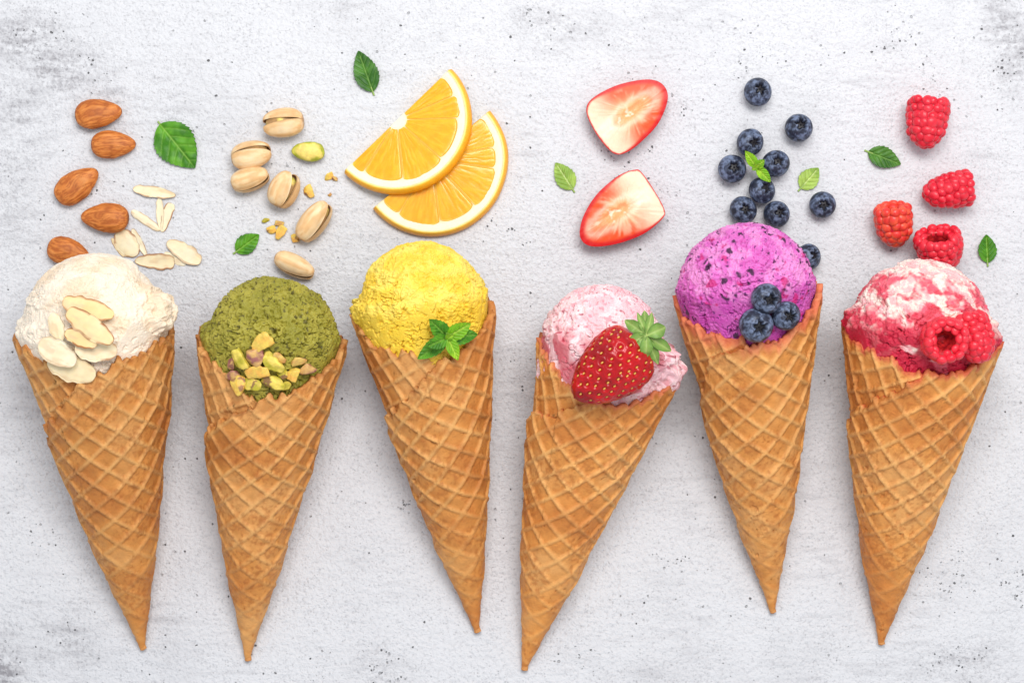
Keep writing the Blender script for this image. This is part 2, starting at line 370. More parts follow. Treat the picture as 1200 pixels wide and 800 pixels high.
    ci = np.broadcast_to(S(205, 140, 78), Vi.shape).reshape(-1, 3)
    if tint is not None: ci = mixc(ci, tint[0], (.6 * sstep(.8, 1, np.repeat((keep / (NR - 1))[None], nc, 0))).ravel())
    C = np.concatenate([c.reshape(-1, 3), ci])
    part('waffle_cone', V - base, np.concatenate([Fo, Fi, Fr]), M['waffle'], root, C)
    return V, (xp, yp)

D7, F7 = ico(8)
def build_scoop(root, base, fr, cpx, zc, rpx, seed, flavour, lumps=()):
    A, a, u, w, al = fr
    C = P(cpx[0], cpx[1], zc); r = rpx * (D - zc) / D
    keepv = (D7[:, 2] > -0.38) & (D7 @ a > -.88)
    F = F7[keepv[F7].all(1)]; used = np.unique(F); remap = np.full(len(D7), -1); remap[used] = np.arange(len(used)); F = remap[F]
    d = D7[used]; q = C - A; c2 = math.cos(al) ** 2; da = d @ a; qa = q @ a
    aa = 1 - da * da / c2; bb = 2 * (d @ q - qa * da / c2); cc = q @ q - qa * qa / c2
    disc = np.maximum(bb * bb - 4 * aa * cc, 0); aa_ = np.where(np.abs(aa) < 1e-4, 1e-4, aa)
    kw = np.where(aa_ > 0, (-bb + np.sqrt(disc)) / (2 * aa_), 400.0); kw = np.clip(kw, 5, 400)
    low = fbm(d * 3.1, 3, seed) - .5
    R = r * (1 + 0.035 * low)
    wk = sstep(flavour.get('skirt_top', .28), -.06, da + .25 * (fbm(d * 9, 2, seed + 30) - .5))
    R = R + wk * np.clip(kw - 1.0 - R, -30, flavour.get('skirt', .55) * r)
    extra = np.zeros(len(d))
    for (dx, dy, dz, sig, amp) in lumps:
        ld = np.array([dx, dy, dz], float); ld /= np.linalg.norm(ld)
        ang = np.arccos(np.clip(d @ ld, -1, 1)) + .20 * (fbm(d * 12, 2, seed + 40) - .5)
        extra = np.maximum(extra, amp * sstep(sig, sig * .35, ang))
    p = d * r + seed * 50
    pr = p @ np.array(Matrix.Rotation(math.radians(flavour.get('dir', 25)), 3, 'Z')).T     # drag direction
    wob = np.stack([fbm(p / 26, 2, seed + k) for k in (1, 2, 3)], 1) - .5
    pa = (pr + wob * 22) / np.array([flavour.get('stretch', 15), 5.5, 5.5])
    rid = 1 - np.abs(2 * fbm(pa, 3, seed + 5) - 1)                       # dragged ridges
    pits = np.maximum(sstep(.60, .70, vnoise((p + wob * 10) / 2.9, seed + 7)) * sstep(.36, .60, fbm(p / 20, 2, seed + 8)), .9 * sstep(.70, .77, vnoise((p + wob * 10) / 4.4, seed + 27)) * sstep(.42, .60, fbm(p / 24, 2, seed + 28)))
    cr = np.abs(fbm((p + wob * 18) / np.array([15, 11, 11]), 3, seed + 37) - .5); crack = sstep(.022, .004, cr) * sstep(.44, .58, fbm(p / 22, 2, seed + 38))
    grit = fbm(p / 2.2, 2, seed + 9) - .5; pits = np.maximum(pits, .8 * crack * flavour.get('crack', 1.0))
    wl = worley((p + wob * 14) / 7.5, seed + 2)
    disp = flavour['ridge'] * (rid - .8) * 6 - flavour['pit'] * 4.6 * pits + flavour['grit'] * 3.4 * grit - flavour.get('crack', 1.0) * 4.2 * crack + flavour.get('lump', 1) * 2.6 * (fbm(p / 11, 2, seed + 3) - .5) \
        - flavour.get('crumb', 0) * 3.2 * (wl - .5)
    # ledges where the scoop's layers of ice cream fold over each other
    for (nx, ny, nz, off, amp, bend) in flavour.get('ledges', ()):
        nn = np.array([nx, ny, nz], float); nn /= np.linalg.norm(nn)
        t = (d @ nn) - off + bend * (fbm(d * 2.6, 3, seed + 21) - .5)
        disp = disp + amp * (sstep(-.004, .035, t) - 1) * sstep(-.5, -.02, t) + amp * .5 * np.exp(-((t - .05) / .03) ** 2)
    # frilly skirt where the scoop was pressed into the cone
    disp = disp + wk * 7.0 * (fbm(p / 7.5, 3, seed + 33) - .5)
    R = np.minimum(R + disp, np.maximum(kw - 1.5, 6) ) + extra + np.where(extra > 2, (fbm(p / 6, 3, seed + 51) - .5) * 6, 0)
    V = C + d * R[:, None]
    colr = flavour['colour'](p, d, rid, pits, wk, seed)
    part('ice_cream_scoop', V - base, F, M['ice'], root, colr)
    return V

def col_vanilla(p, d, rid, pits, wk, seed):
    c = mixc(S(250, 234, 214), S(243, 219, 190), sstep(.45, .7, fbm(p / 30, 3, seed)))
    return c
def col_pistachio(p, d, rid, pits, wk, seed):
    c = mixc(S(170, 160, 62), S(150, 143, 48), sstep(.4, .65, fbm(p / 18, 3, seed)))
    c = mixc(c, S(70, 62, 22), .75 * sstep(.72, .84, vnoise(p / 3.0, seed + 14)))
    return c
def col_mango(p, d, rid, pits, wk, seed):
    c = mixc(S(253, 224, 104), S(251, 211, 72), sstep(.4, .65, fbm(p / 20, 3, seed)))
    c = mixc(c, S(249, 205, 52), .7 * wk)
    return c
def col_strawberry(p, d, rid, pits, wk, seed):
    c = mixc(S(251, 220, 222), S(246, 198, 204), sstep(.42, .62, fbm(p / 14, 3, seed)))
    c = mixc(c, S(224, 134, 150), .6 * sstep(.68, .82, vnoise(p / 3.6, seed + 14)))
    c = mixc(c, S(176, 70, 90), .8 * sstep(.85, .9, vnoise(p / 4.2, seed + 15)))
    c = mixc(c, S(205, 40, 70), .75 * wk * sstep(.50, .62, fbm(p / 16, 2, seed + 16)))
    return c
def col_blueberry(p, d, rid, pits, wk, seed):
    c = mixc(S(234, 144, 208), S(220, 108, 192), sstep(.42, .6, fbm(p / 12, 3, seed)))
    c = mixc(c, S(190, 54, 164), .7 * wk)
    c = mixc(c, S(205, 30, 120), .85 * sstep(.73, .80, fbm(p / 13, 2, seed + 17)))
    c = mixc(c, S(92, 22, 100), .85 * sstep(.82, .88, vnoise(p / 2.6, seed + 14)))
    q = (p + 9 * (np.stack([fbm(p / 8, 2, seed + 60 + k) for k in range(3)], 1) - .5))
    return mixc(c, S(58, 18, 58), .95 * sstep(.34, .22, worley(q / 13, seed + 6)) * sstep(.50, .56, fbm(p / 22, 2, seed + 18)))
def col_raspberry(p, d, rid, pits, wk, seed):
    wob = np.stack([fbm(p / 24, 3, seed + 70 + k) for k in range(3)], 1) - .5
    sw = fbm(((p + wob * 45) @ np.array(Matrix.Rotation(math.radians(25), 3, 'Z')).T) / np.array([44, 15, 24]), 3, seed + 12)
    # the ripple lies thickest low on the scoop, cream on its crown
    t = sstep(.40, .60, sw + .17 * (-d[:, 1] + .06) + .07 * (vnoise(p / 3.2, seed + 14) - .5) * 2)
    c = mixc(S(251, 228, 216), S(245, 190, 190), sstep(.46, .62, fbm(p / 7, 3, seed + 13)))
    c = mixc(c, mixc(S(234, 84, 108), S(218, 46, 76), sstep(.4, .6, fbm(p / 9, 2, seed + 19))), .94 * t)
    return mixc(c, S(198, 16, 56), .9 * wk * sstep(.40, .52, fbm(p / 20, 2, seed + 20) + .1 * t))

FLAV = {
 'vanilla': dict(ridge=.35, pit=.2, grit=.22, lump=.5, crumb=.05, crack=.4, dir=20, stretch=26, colour=col_vanilla,
                 ledges=[(.10, -.72, .69, -.02, 2.6, .5), (.95, -.3, .1, .62, 4.0, .3), (-.2, .9, .3, .66, 1.6, .5)]),
 'pistachio': dict(ridge=.55, pit=0.75, grit=0.7, lump=1.0, crumb=.3, dir=-30, stretch=11, colour=col_pistachio, ledges=[(.75, .3, .55, .62, 2.2, .7)]),
 'mango': dict(skirt=.6, skirt_top=.30, ridge=.75, pit=.45, grit=.32, lump=1.4, crumb=.3, dir=-25, stretch=9, colour=col_mango, ledges=[(-.45, -.75, .5, .42, 3.8, .5)]),
 'strawberry': dict(skirt=.5, skirt_top=.34, ridge=.30, pit=0.3, grit=0.6, lump=1.0, crumb=.5, dir=10, stretch=8, colour=col_strawberry, ledges=[(-.5, -.8, .2, .45, 3.0, .6)]),
 'blueberry': dict(ridge=.55, pit=0.6, grit=0.6, lump=1.1, crumb=.35, dir=20, stretch=10, colour=col_blueberry, ledges=[(.4, -.6, .6, .5, 2.5, .6)]),
 'raspberry': dict(ridge=.45, pit=0.22, grit=0.45, lump=1.3, crumb=.35, dir=15, stretch=18, colour=col_raspberry, ledges=[(-.3, -.7, .6, .35, 3.0, .6), (.5, .5, .7, .4, 2.0, .7)]),
}
CONES = [
 dict(key='vanilla', L=(22, 402), R=(204, 386), T=(168, 764), c=(113, 381), zc=90, r=84,
      inner=[(22, 401), (30, 410), (45, 422), (70, 432), (96, 446), (110, 446)], outer=[(203, 388), (180, 402), (155, 414), (128, 428), (112, 437), (97, 442), (84, 456), (76, 476), (62, 492), (56, 510)],
      lumps=[(.95, .16, .30, .34, 14)],
      label='waffle cone of cream white ice cream topped with sliced almonds'),
 dict(key='pistachio', L=(232, 394), R=(406, 402), T=(290, 777), c=(320, 400), zc=90, r=76,
      inner=[(232, 396), (245, 420), (262, 438), (278, 458), (300, 470)], outer=[(405, 404), (385, 425), (362, 444), (338, 460), (318, 462), (300, 470), (284, 482), (268, 492), (250, 506), (246, 522)],
      lumps=[], label='waffle cone of olive green ice cream topped with chopped pistachios'),
 dict(key='mango', L=(410, 366), R=(578, 360), T=(560, 744), c=(494, 357), zc=86, r=73.5,
      inner=[(410, 368), (420, 392), (440, 408), (470, 413), (498, 420), (510, 424)], outer=[(578, 362), (566, 380), (550, 400), (535, 414), (514, 420), (500, 434), (492, 448), (478, 462), (462, 494), (459, 514)],
      lumps=[(-.93, -.1, .1, .3, 3)], label='waffle cone of bright yellow ice cream topped with a mint sprig'),
 dict(key='strawberry', L=(630, 396), R=(796, 442), T=(613, 788), c=(705, 401), zc=84, r=68,
      inner=[(630, 398), (637, 412), (648, 428), (660, 446), (678, 462), (690, 466)], outer=[(795, 443), (780, 452), (755, 462), (725, 470), (700, 468), (684, 472), (664, 480), (645, 486), (628, 490), (618, 506)],
      lumps=[(.86, -.42, .22, .34, 9), (.72, .02, .4, .5, 5), (-.85, -.35, .2, .26, 5)], label='waffle cone of pale pink ice cream topped with a whole strawberry'),
 dict(key='blueberry', L=(788, 348), R=(961, 336), T=(906, 721), c=(875, 342), zc=88, r=80,
      inner=[(788, 350), (797, 366), (815, 380), (838, 394), (862, 400), (884, 402)], outer=[(960, 338), (950, 358), (930, 380), (912, 394), (894, 402), (880, 400), (866, 410), (850, 412), (838, 420), (830, 452), (826, 476)],
      lumps=[], label='waffle cone of purple ice cream topped with blueberries'),
 dict(key='raspberry', L=(985, 376), R=(1169, 402), T=(1032, 758), c=(1078, 384), zc=92, r=80,
      inner=[(985, 378), (1000, 398), (1018, 412), (1048, 420), (1054, 432), (1080, 438)], outer=[(1168, 404), (1150, 420), (1128, 430), (1105, 438), (1084, 436), (1066, 444), (1052, 458), (1030, 466), (1012, 476), (1002, 500)],
      lumps=[(-.93, .12, .1, .34, 4), (.93, -.25, .2, .36, 5)], label='waffle cone of red and white rippled ice cream topped with raspberries'),
]
for i, c in enumerate(CONES):
    fr = cone_frame((c['L'][0] + 3, c['L'][1]), (c['R'][0] - 5, c['R'][1]), c['T']); base = P(*c['T'], 0.0)
    root = thing('ice_cream_cone', c['label'], 'ice cream', 'ice cream cones lying in a row'); setm(root, base)
    tint = {'blueberry': (S(226, 104, 84), 17), 'raspberry': (S(214, 70, 60), 7), 'strawberry': (S(214, 110, 80), 5)}.get(c['key'])
    smax = max(pix_on_cone(fr, *c['L'])[1], pix_on_cone(fr, *c['R'])[1])
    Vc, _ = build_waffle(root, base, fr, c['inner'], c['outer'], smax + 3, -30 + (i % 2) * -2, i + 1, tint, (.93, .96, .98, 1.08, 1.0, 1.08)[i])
    Vs = build_scoop(root, base, fr, c['c'], c['zc'], c['r'], i + 1, FLAV[c['key']], c['lumps'])
    RESTS[c['key']] = np.concatenate([Vs, Vc]); RESTS[c['key'] + '_scoop'] = Vs

# ------------------------------------------------------------------ almonds
def almond_mesh(L, W, T, seed):
    nu, nv = 70, 96
    t = np.linspace(0, math.pi, nu); v = np.linspace(0, 2 * math.pi, nv, endpoint=False)
    x = -np.cos(t); prof = np.sin(t) ** .82 * (1 - .26 * x - .10 * x * x)
    X = np.repeat((x * L / 2)[:, None], nv, 1); Y = prof[:, None] * np.cos(v) * W / 2 * 1.0; Z = prof[:, None] * np.sin(v) * T / 2
    pn = np.stack([X.ravel() / 26, (Y / 2.6).ravel() + 4 * vnoise(np.stack([X.ravel() / 16, Y.ravel() / 9, Z.ravel() / 9], 1), seed), Z.ravel() / 3.4], 1)
    g = fbm(pn, 3, seed).reshape(X.shape); groove = 1 - np.abs(2 * g - 1)
    k = 1 - .10 * (groove - .75) * prof[:, None] - .03 * (g - .5)
    Y2, Z2 = Y * k, Z * k
    c = mixc(S(206, 122, 54), S(174, 92, 36), sstep(.74, .98, groove))
    c = mixc(c, S(226, 148, 78), .6 * sstep(.66, .45, groove))
    c = mixc(c, S(96, 44, 18), .7 * (sstep(.90, 1.0, -x)[:, None] + sstep(.965, 1.0, x)[:, None]) * np.ones_like(X))
    return np.stack([X, Y2, Z2], -1).reshape(-1, 3), quads(nu, nv, True, flip=True), c.reshape(-1, 3)
ALM = [((115.5, 133), 55, 34, 6, 'whole brown almond lying above another one, farthest from the cream white scoop'),
       ((133, 169.5), 52, 32, 1, 'whole brown almond lying nearest the large mint leaf'),
       ((90.5, 217), 58, 34, 36, 'whole brown almond slanting with its point up, between two level almonds'),
       ((123, 255), 56, 34, 178, 'whole brown almond with its point turned away from the almond slices it touches'),
       ((80, 295), 50, 32, -14, 'whole brown almond partly hidden behind the cream white scoop')]
for k, (c, L, W, ang, lab) in enumerate(ALM):
    T = W * .60
    V, F, C = almond_mesh(L, W, T, k * 3 + 1)
    o = part('almond', V, F, M['almond'], None, C); tag(o, lab, 'almond', 'whole almonds')
    setm(o, P(c[0], c[1], T / 2 - .8), adir(ang), (0.05 * math.sin(k), 0.08 * math.cos(k * 2), 1))

# ------------------------------------------------------------------ almond slices
def slice_mesh(L, W, seed, th=1.4, bend=0.0, asym=.25, skin=.7, tone=0.0, rag=.16):
    nu, nv = 44, 15
    uu = np.linspace(0.0, 1, nu); vv = np.linspace(-1, 1, nv)
    w = W / 2 * (np.sin(np.pi * uu ** (1 - asym * .5)) ** .46 + .06); w[0] *= .5; w[-1] *= .5
    wl = w * (1 + rag * 2 * (n1(uu * 9, seed) - .5)); wr = w * (1 + rag * 2 * (n1(uu * 9, seed + 1) - .5)) * (1 - .25 * asym)
    X = np.repeat(((uu - .5) * L)[:, None], nv, 1) + 0 * vv; Y = np.where(vv < 0, vv * wl[:, None], vv * wr[:, None])
    pn = np.stack([X.ravel(), Y.ravel(), 0 * X.ravel()], 1)
    h = bend * (uu[:, None] - .5) ** 2 * 4 + 1.5 * (vv ** 2) * np.sin(seed) * .6 + (fbm(pn / 12, 2, seed).reshape(X.shape) - .5) * 1.0
    rim = np.maximum(np.abs(vv)[None, :] * np.ones_like(X), np.abs(2 * uu[:, None] - 1) ** 6)
    h = h - .6 * sstep(.85, 1, rim)
    V, F = plate(X, Y, h + th, h)
    flesh = mixc(S(248, 234, 204), S(238, 204, 142), np.clip(tone + .12 + .5 * (fbm(pn / 14, 2, seed + 3) - .5), 0, 1)).reshape(X.shape + (3,))
    sk = skin * sstep(.72, .90, rim + .16 * (fbm(pn / 5, 2, seed + 5).reshape(X.shape) - .5)) * sstep(.34, .48, n1(np.repeat(uu[:, None], nv, 1) * 5 + (vv > 0) * 9, seed + 6) + .04)
    c = mixc(flesh, S(160, 92, 40), sk); c = mixc(c, S(226, 190, 150), .5 * sstep(.56, .7, fbm(pn / np.array([14, 4, 1]), 2, seed + 8)).reshape(X.shape))
    c2 = mixc(flesh, S(160, 96, 48), np.maximum(sk, skin * .5 * sstep(.8, .95, rim)))
    return V, F, np.concatenate([c.reshape(-1, 3), c2.reshape(-1, 3)])
def put_slice(p0, p1, W, seed, lab, rest=None, zoff=.3, tone=.2, skin=.8, asym=.25, bend=0.0, tilt=0.0, th=1.4, group='sliced almonds scattered on the plaster', zadd=0, blend=.6):
    p0, p1 = np.array(p0, float), np.array(p1, float); m = (p0 + p1) / 2; L = np.hypot(*(p1 - p0))
    V, F, C = slice_mesh(L, W, seed, th, bend, asym, skin, tone)
    o = part('almond_slice', V, F, M['almond_flesh'], None, C); tag(o, lab, 'almond slice', group)
    d = np.array([p1[0] - p0[0], -(p1[1] - p0[1]), 0])
    if rest is None:
        loc = P(m[0], m[1], zoff + zadd); n = np.array([0, 0, 1.0]) + tilt * np.array([-d[1], d[0], 0]) / L
    else:
        loc, n = surf_frame(rest, m[0], m[1], 14); n = n * blend + np.array([0, 0, 1 - blend]); n /= np.linalg.norm(n); n = n + tilt * np.array([-d[1], d[0], 0]) / L; loc = P(m[0], m[1], loc[2] + .2 + zadd)
        d[2] = -(d[0] * n[0] + d[1] * n[1]) / n[2]
    setm(o, loc, d, n)
put_slice((156, 221), (206, 229), 13, 1, 'long cream almond slice lying across the top of two upright slivers', tone=.1, skin=.6, zadd=2.5)
put_slice((187, 232), (189, 270), 9, 2, 'narrow upright almond sliver beside a crescent shaped one', tone=.05, skin=.3)
put_slice((201, 238), (190, 272), 13, 3, 'crescent shaped almond slice with a brown outer edge', tone=.15, skin=.9, asym=.7)
put_slice((154, 247), (188, 270), 10, 4, 'slanting thin almond sliver with one brown tip touching the crescent slice', tone=.0, skin=.5, zadd=.8)
put_slice((139, 270), (160, 300), 25, 5, 'oval almond slice touching a whole almond', tone=.25, skin=.8, zadd=1.5)
put_slice((131, 279), (146, 301), 7, 6, 'brown edged almond sliver tucked along an oval slice', tone=.5, skin=1.0)
put_slice((155, 268), (172, 300), 8, 7, 'thin pale almond sliver between the oval slice and the half moon slice', tone=.1, skin=.7)
put_slice((205, 308), (158, 306), 19, 8, 'half moon almond slice just above the cream white scoop', tone=.3, skin=.9, asym=.7)
put_slice((235, 308), (196, 283), 20, 9, 'broad almond slice resting on a smaller pale sliver', tone=.1, skin=.5, zadd=2.6)
put_slice((192, 297), (218, 310), 11, 10, 'small pale almond sliver under the edge of a broad slice', tone=.0, skin=.2)
RV = RESTS['vanilla']; GA = 'sliced almonds on the cream white scoop'
put_slice((60, 368), (72, 400), 17, 11, 'almond slice half sunk in the cream white scoop', RV, tone=.15, skin=.1, zadd=-1.5, group=GA)
put_slice((58, 421), (110, 440), 30, 12, 'lowest almond slice on the scoop, reaching over the waffle rim', RV, tone=.35, skin=.3, zadd=4, group=GA, blend=.5)
put_slice((48, 401), (88, 424), 27, 13, 'whitest almond slice on the scoop, standing nearest the waffle rim corner', RV, tone=.0, skin=.35, zadd=9, group=GA, tilt=.15)
put_slice((90, 404), (135, 412), 28, 14, 'almond slice lying beneath two others at their lower edge on the scoop', RV, tone=.2, skin=.8, zadd=3, group=GA)
put_slice((78, 389), (112, 404), 17, 15, 'small brown edged almond slice peeping out under a longer one on the scoop', RV, tone=.7, skin=1.0, zadd=6, group=GA)
put_slice((76, 353), (131, 369), 23, 16, 'uppermost yellowish almond slice on the cream white scoop', RV, tone=.75, skin=.8, zadd=6, group=GA, tilt=.1)
put_slice((81, 365), (130, 400), 25, 17, 'golden almond slice overlapping its neighbours in the middle of the pile', RV, tone=.6, skin=.9, zadd=11, group=GA, tilt=-.15)

# ------------------------------------------------------------------ pistachios
def half_shell(L, W, H, side, seed):
    nu, nv = 40, 28; t = np.linspace(0.0, math.pi, nu); v = np.linspace(0, math.pi, nv)
    out = []
    for sc in (1.0, .90):
        x = np.cos(t) * (1 if sc == 1 else .95); pr = np.sin(t) ** .80 * (1 + .13 * x)
        X = np.repeat((x * L / 2)[:, None], nv, 1); Y = side * pr[:, None] * np.sin(v) * W / 2 * sc; Z = pr[:, None] * np.cos(v) * H / 2 * (sc if sc == 1 else .93)
        out.append(np.stack([X, Y, Z], -1).reshape(-1, 3))
    pn = out[0]; g = fbm(np.stack([pn[:, 0] / 30, pn[:, 1] / 4, pn[:, 2] / 4], 1), 3, seed)
    out[0] = out[0] * (1 + .03 * (g - .5))[:, None]
    n = nu * nv; F = [quads(nu, nv, flip=side < 0), quads(nu, nv, off=n, flip=side > 0)]
    idx = np.arange(n).reshape(nu, nv)
    for e, fl in ((idx[:, 0], 1), (idx[:, -1], -1)):
        q = np.stack([e[:-1], e[1:], e[1:] + n, e[:-1] + n], 1); F.append(q if fl * side > 0 else q[:, ::-1])
    c = mixc(S(244, 208, 160), S(228, 182, 128), sstep(.42, .68, g)); c = mixc(c, S(150, 100, 60), .7 * sstep(.88, 1.0, pn[:, 0] / (L / 2)))
    c = mixc(c, S(246, 224, 190), .5 * sstep(.4, .3, g))
    return np.concatenate(out), np.concatenate(F), np.concatenate([c, np.broadcast_to(S(196, 150, 104), c.shape)])
def kernel_mesh(L, W, H, seed, skin):
    d, F = ico(4); x = d[:, 0]
    V = d * np.array([L / 2, W / 2, H / 2]); g = fbm(V / 7, 3, seed); V = V * (1 + .16 * (g - .5))[:, None]; V[:, 1] *= 1 - .18 * x; V[:, 2] *= 1 - .1 * x
    t = np.clip(sstep(.5 - .35 * skin, .75 - .35 * skin, fbm(V / 11, 3, seed + 2)), 0, 1)
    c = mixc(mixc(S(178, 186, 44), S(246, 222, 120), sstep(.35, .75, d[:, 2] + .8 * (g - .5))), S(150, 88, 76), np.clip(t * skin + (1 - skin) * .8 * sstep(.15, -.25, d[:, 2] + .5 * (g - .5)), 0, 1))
    return V, F, c
def pistachio(c, L, W, ang, roll, openang, seed, lab):
    r = thing('pistachio', lab, 'pistachio', 'pistachios in their shells'); H = W * .92
    for side in (1, -1):
        V, F, C = half_shell(L, W * .97, H, side, seed + side)
        a = math.radians(openang) * side                                         # hinge at +x end, gaping at -x end
        ca, sa = math.cos(-a), math.sin(-a); x = V[:, 0] - L / 2; y = V[:, 1]
        V = np.stack([L / 2 + ca * x - sa * y, sa * x + ca * y, V[:, 2]], 1)
        part('shell', V, F, M['shell'], r, C)
    V, F, C = kernel_mesh(L * .84, W * .74, H * .84, seed, .75); part('kernel', V, F, M['nut'], r, C)
    X = adir(ang); ro = math.radians(roll); side_v = np.array([-X[1], X[0], 0])
    Z = np.array([0, 0, 1.0]) * math.cos(ro) + side_v * math.sin(ro)
    setm(r, P(c[0], c[1], W * .47), X, Z)
pistachio((332, 144), 48, 32, 6, 12, 4.6, 1, 'pistachio with its crack turned up, set apart from the other shells beyond the bare kernel')
pistachio((294.5, 181.5), 47, 32, 192, -28, 3.6, 2, 'pistachio touching another shell, with its short crack on the side away from it')
pistachio((293, 210), 45, 29, 196, 62, 4, 3, 'pistachio touching another shell, with its thin crack low on its side')
pistachio((333, 222), 43, 33, 244, 42, 6, 4, 'pistachio gaping widely to show a dark brown kernel')
pistachio((368, 259.5), 53, 30, 232, 52, 4.2, 5, 'largest upright pistachio with a yellow crumb at its closed end')
pistachio((345, 311), 50, 26, 154, 64, 4, 6, 'pistachio lying right behind the olive green scoop')
V, F, C = kernel_mesh(39, 23, 19, 9, .12); o = part('pistachio_kernel', V, F, M['nut'], None, C)
tag(o, 'shelled yellow green pistachio kernel lying bare', 'pistachio'); setm(o, P(361, 177.5, 9), adir(178))

KINDS = {'green': (S(236, 210, 98), S(184, 172, 50)), 'gold': (S(242, 186, 88), S(232, 198, 92)), 'purple': (S(158, 98, 92), S(214, 170, 104)), 'brown': (S(196, 138, 82), S(216, 180, 96))}
def chunk(l, w, h, seed, kind):
    d, F = ico(4); rs = np.random.RandomState(seed); N = rs.normal(size=(11, 3)); N /= np.linalg.norm(N, axis=1)[:, None]
    hh = .62 + .38 * rs.rand(11); N = np.concatenate([N, [[1, 0, 0], [-1, 0, 0], [0, 1, 0], [0, -1, 0], [0, 0, 1], [0, 0, -1]]]); hh = np.concatenate([hh, [1, 1, 1, 1, 1, 1]])
    q = d @ N.T; rad = np.where(q > .05, hh / np.maximum(q, .05), 9); k = rad.argmin(1)
    R = (rad ** -26).sum(1) ** (-1 / 26.0)
    V = d * R[:, None] * np.array([l, w, h]) / 2; V = V * (1 + .34 * (fbm(V / 5, 2, seed) - .5))[:, None]
    a, b = KINDS[kind]; c = mixc(a, b, sstep(.3, .7, fbm(V / 6, 2, seed + 1)))
    c = mixc(c, S(132, 80, 70), .8 * np.isin(k, [0, 4]) * sstep(.35, .5, fbm(V / 5, 2, seed + 3)))
    return V, F, c
def put_chunk(c, l, w, ang, kind, seed, lab, group, rest=None, name='pistachio_piece', zadd=0.0, h=None):
    h = h or min(l, w) * .62; V, F, C = chunk(l, w, h, seed, kind); o = part(name, V, F, M['nut'], None, C); tag(o, lab, 'pistachio', group)
    if rest is None: loc, n = P(c[0], c[1], h * .42), np.array([0, 0, 1.0])
    else: loc, n = surf_frame(rest, c[0], c[1], 10); loc = P(c[0], c[1], loc[2] + h * .18 + zadd); n = n + np.array([0, 0, .4])
    setm(o, loc, adir(ang), n)
GC = 'pistachio crumbs on the plaster'
for k, (x, y, l, w, a, kd, lab) in enumerate([
    (385, 207, 11, 8, 20, 'gold', 'yellow pistachio crumb beside a brown one, near the orange slice corner'), (392, 209.5, 7, 6, 0, 'brown', 'brown pistachio crumb beside a yellow one, near the orange slice corner'),
    (361.5, 225, 16, 11, 110, 'gold', 'pale yellow pistachio crumb next to the gaping pistachio'), (386.5, 228.5, 5, 4, 30, 'brown', 'tiny lone pistachio speck below the brown and yellow crumbs'),
    (311, 258, 10, 6, 5, 'green', 'small yellow green pistachio crumb apart from the crumb cluster by the small mint leaf'), (318, 269.5, 12, 9, 15, 'gold', 'pale crumb at the mint leaf side of the crumb cluster'),
    (329, 273, 17, 12, 60, 'gold', 'largest golden pistachio crumb in the crumb cluster'), (327.5, 262, 11, 6, -10, 'brown', 'brownish crumb on the far side of the crumb cluster'),
    (346, 279, 13, 11, 30, 'gold', 'yellow pistachio crumb touching the closed end of the largest upright pistachio')]):
    put_chunk((x, y), l, w, a, kd, 30 + k, lab, GC, name='pistachio_crumb')
RP = RESTS['pistachio']; GP = 'chopped pistachios on the olive green scoop'
for k, (x, y, l, w, a, kd, z, lab) in enumerate([
    (271, 427, 16, 9, 80, 'purple', 0, 'purple skinned sliver of pistachio standing behind a green piece'), (274, 439, 22, 13, 10, 'purple', 0, 'purple skinned pistachio piece at the outer end of the heap'),
    (290, 431, 10, 9, 30, 'green', 1, 'tiny green pistachio bit in the middle of the heap'), (279, 420, 27, 15, 115, 'green', 3, 'long green pistachio piece standing at the heap edge'),
    (299, 419, 22, 19, 20, 'purple', 1, 'pistachio piece with purple skin above and green flesh below'), (326, 419, 18, 10, -38, 'brown', 0, 'brown pistachio sliver beside the topmost golden piece'),
    (350.5, 422.5, 17, 10, 8, 'brown', 0, 'pinkish brown pistachio piece lying apart beside a purple one'), (359.5, 433, 18, 15, 40, 'purple', 1, 'round purple pistachio piece lying apart from the heap'),
    (342.5, 438, 15, 13, 70, 'gold', 1, 'small golden pistachio piece between the heap and the round purple piece'), (330, 438, 15, 11, -20, 'green', 1, 'small green pistachio piece wedged beside a pale wedge'),
    (301, 436, 28, 15, 18, 'gold', 3, 'long golden pistachio piece across the middle of the heap'), (319, 427, 27, 16, -48, 'green', 4, 'pale green wedge of pistachio leaning down the heap'),
    (305.5, 401, 27, 17, 28, 'gold', 3, 'topmost broad golden pistachio piece on the olive scoop'), (279, 450, 19, 21, 60, 'gold', 3, 'curled golden pistachio piece at the waffle rim'),
    (297.5, 450, 19, 13, -5, 'green', 3, 'green pistachio piece at the rim beside the curled golden one'), (320, 448, 27, 14, -18, 'green', 3, 'long green pistachio piece lying along the waffle rim'),
    (337, 451, 12, 9, 0, 'green', 1, 'smallest green pistachio bit at the end of the rim')]):
    put_chunk((x, y), l, w, a, kd, 60 + k, lab, GP, RP, zadd=z)

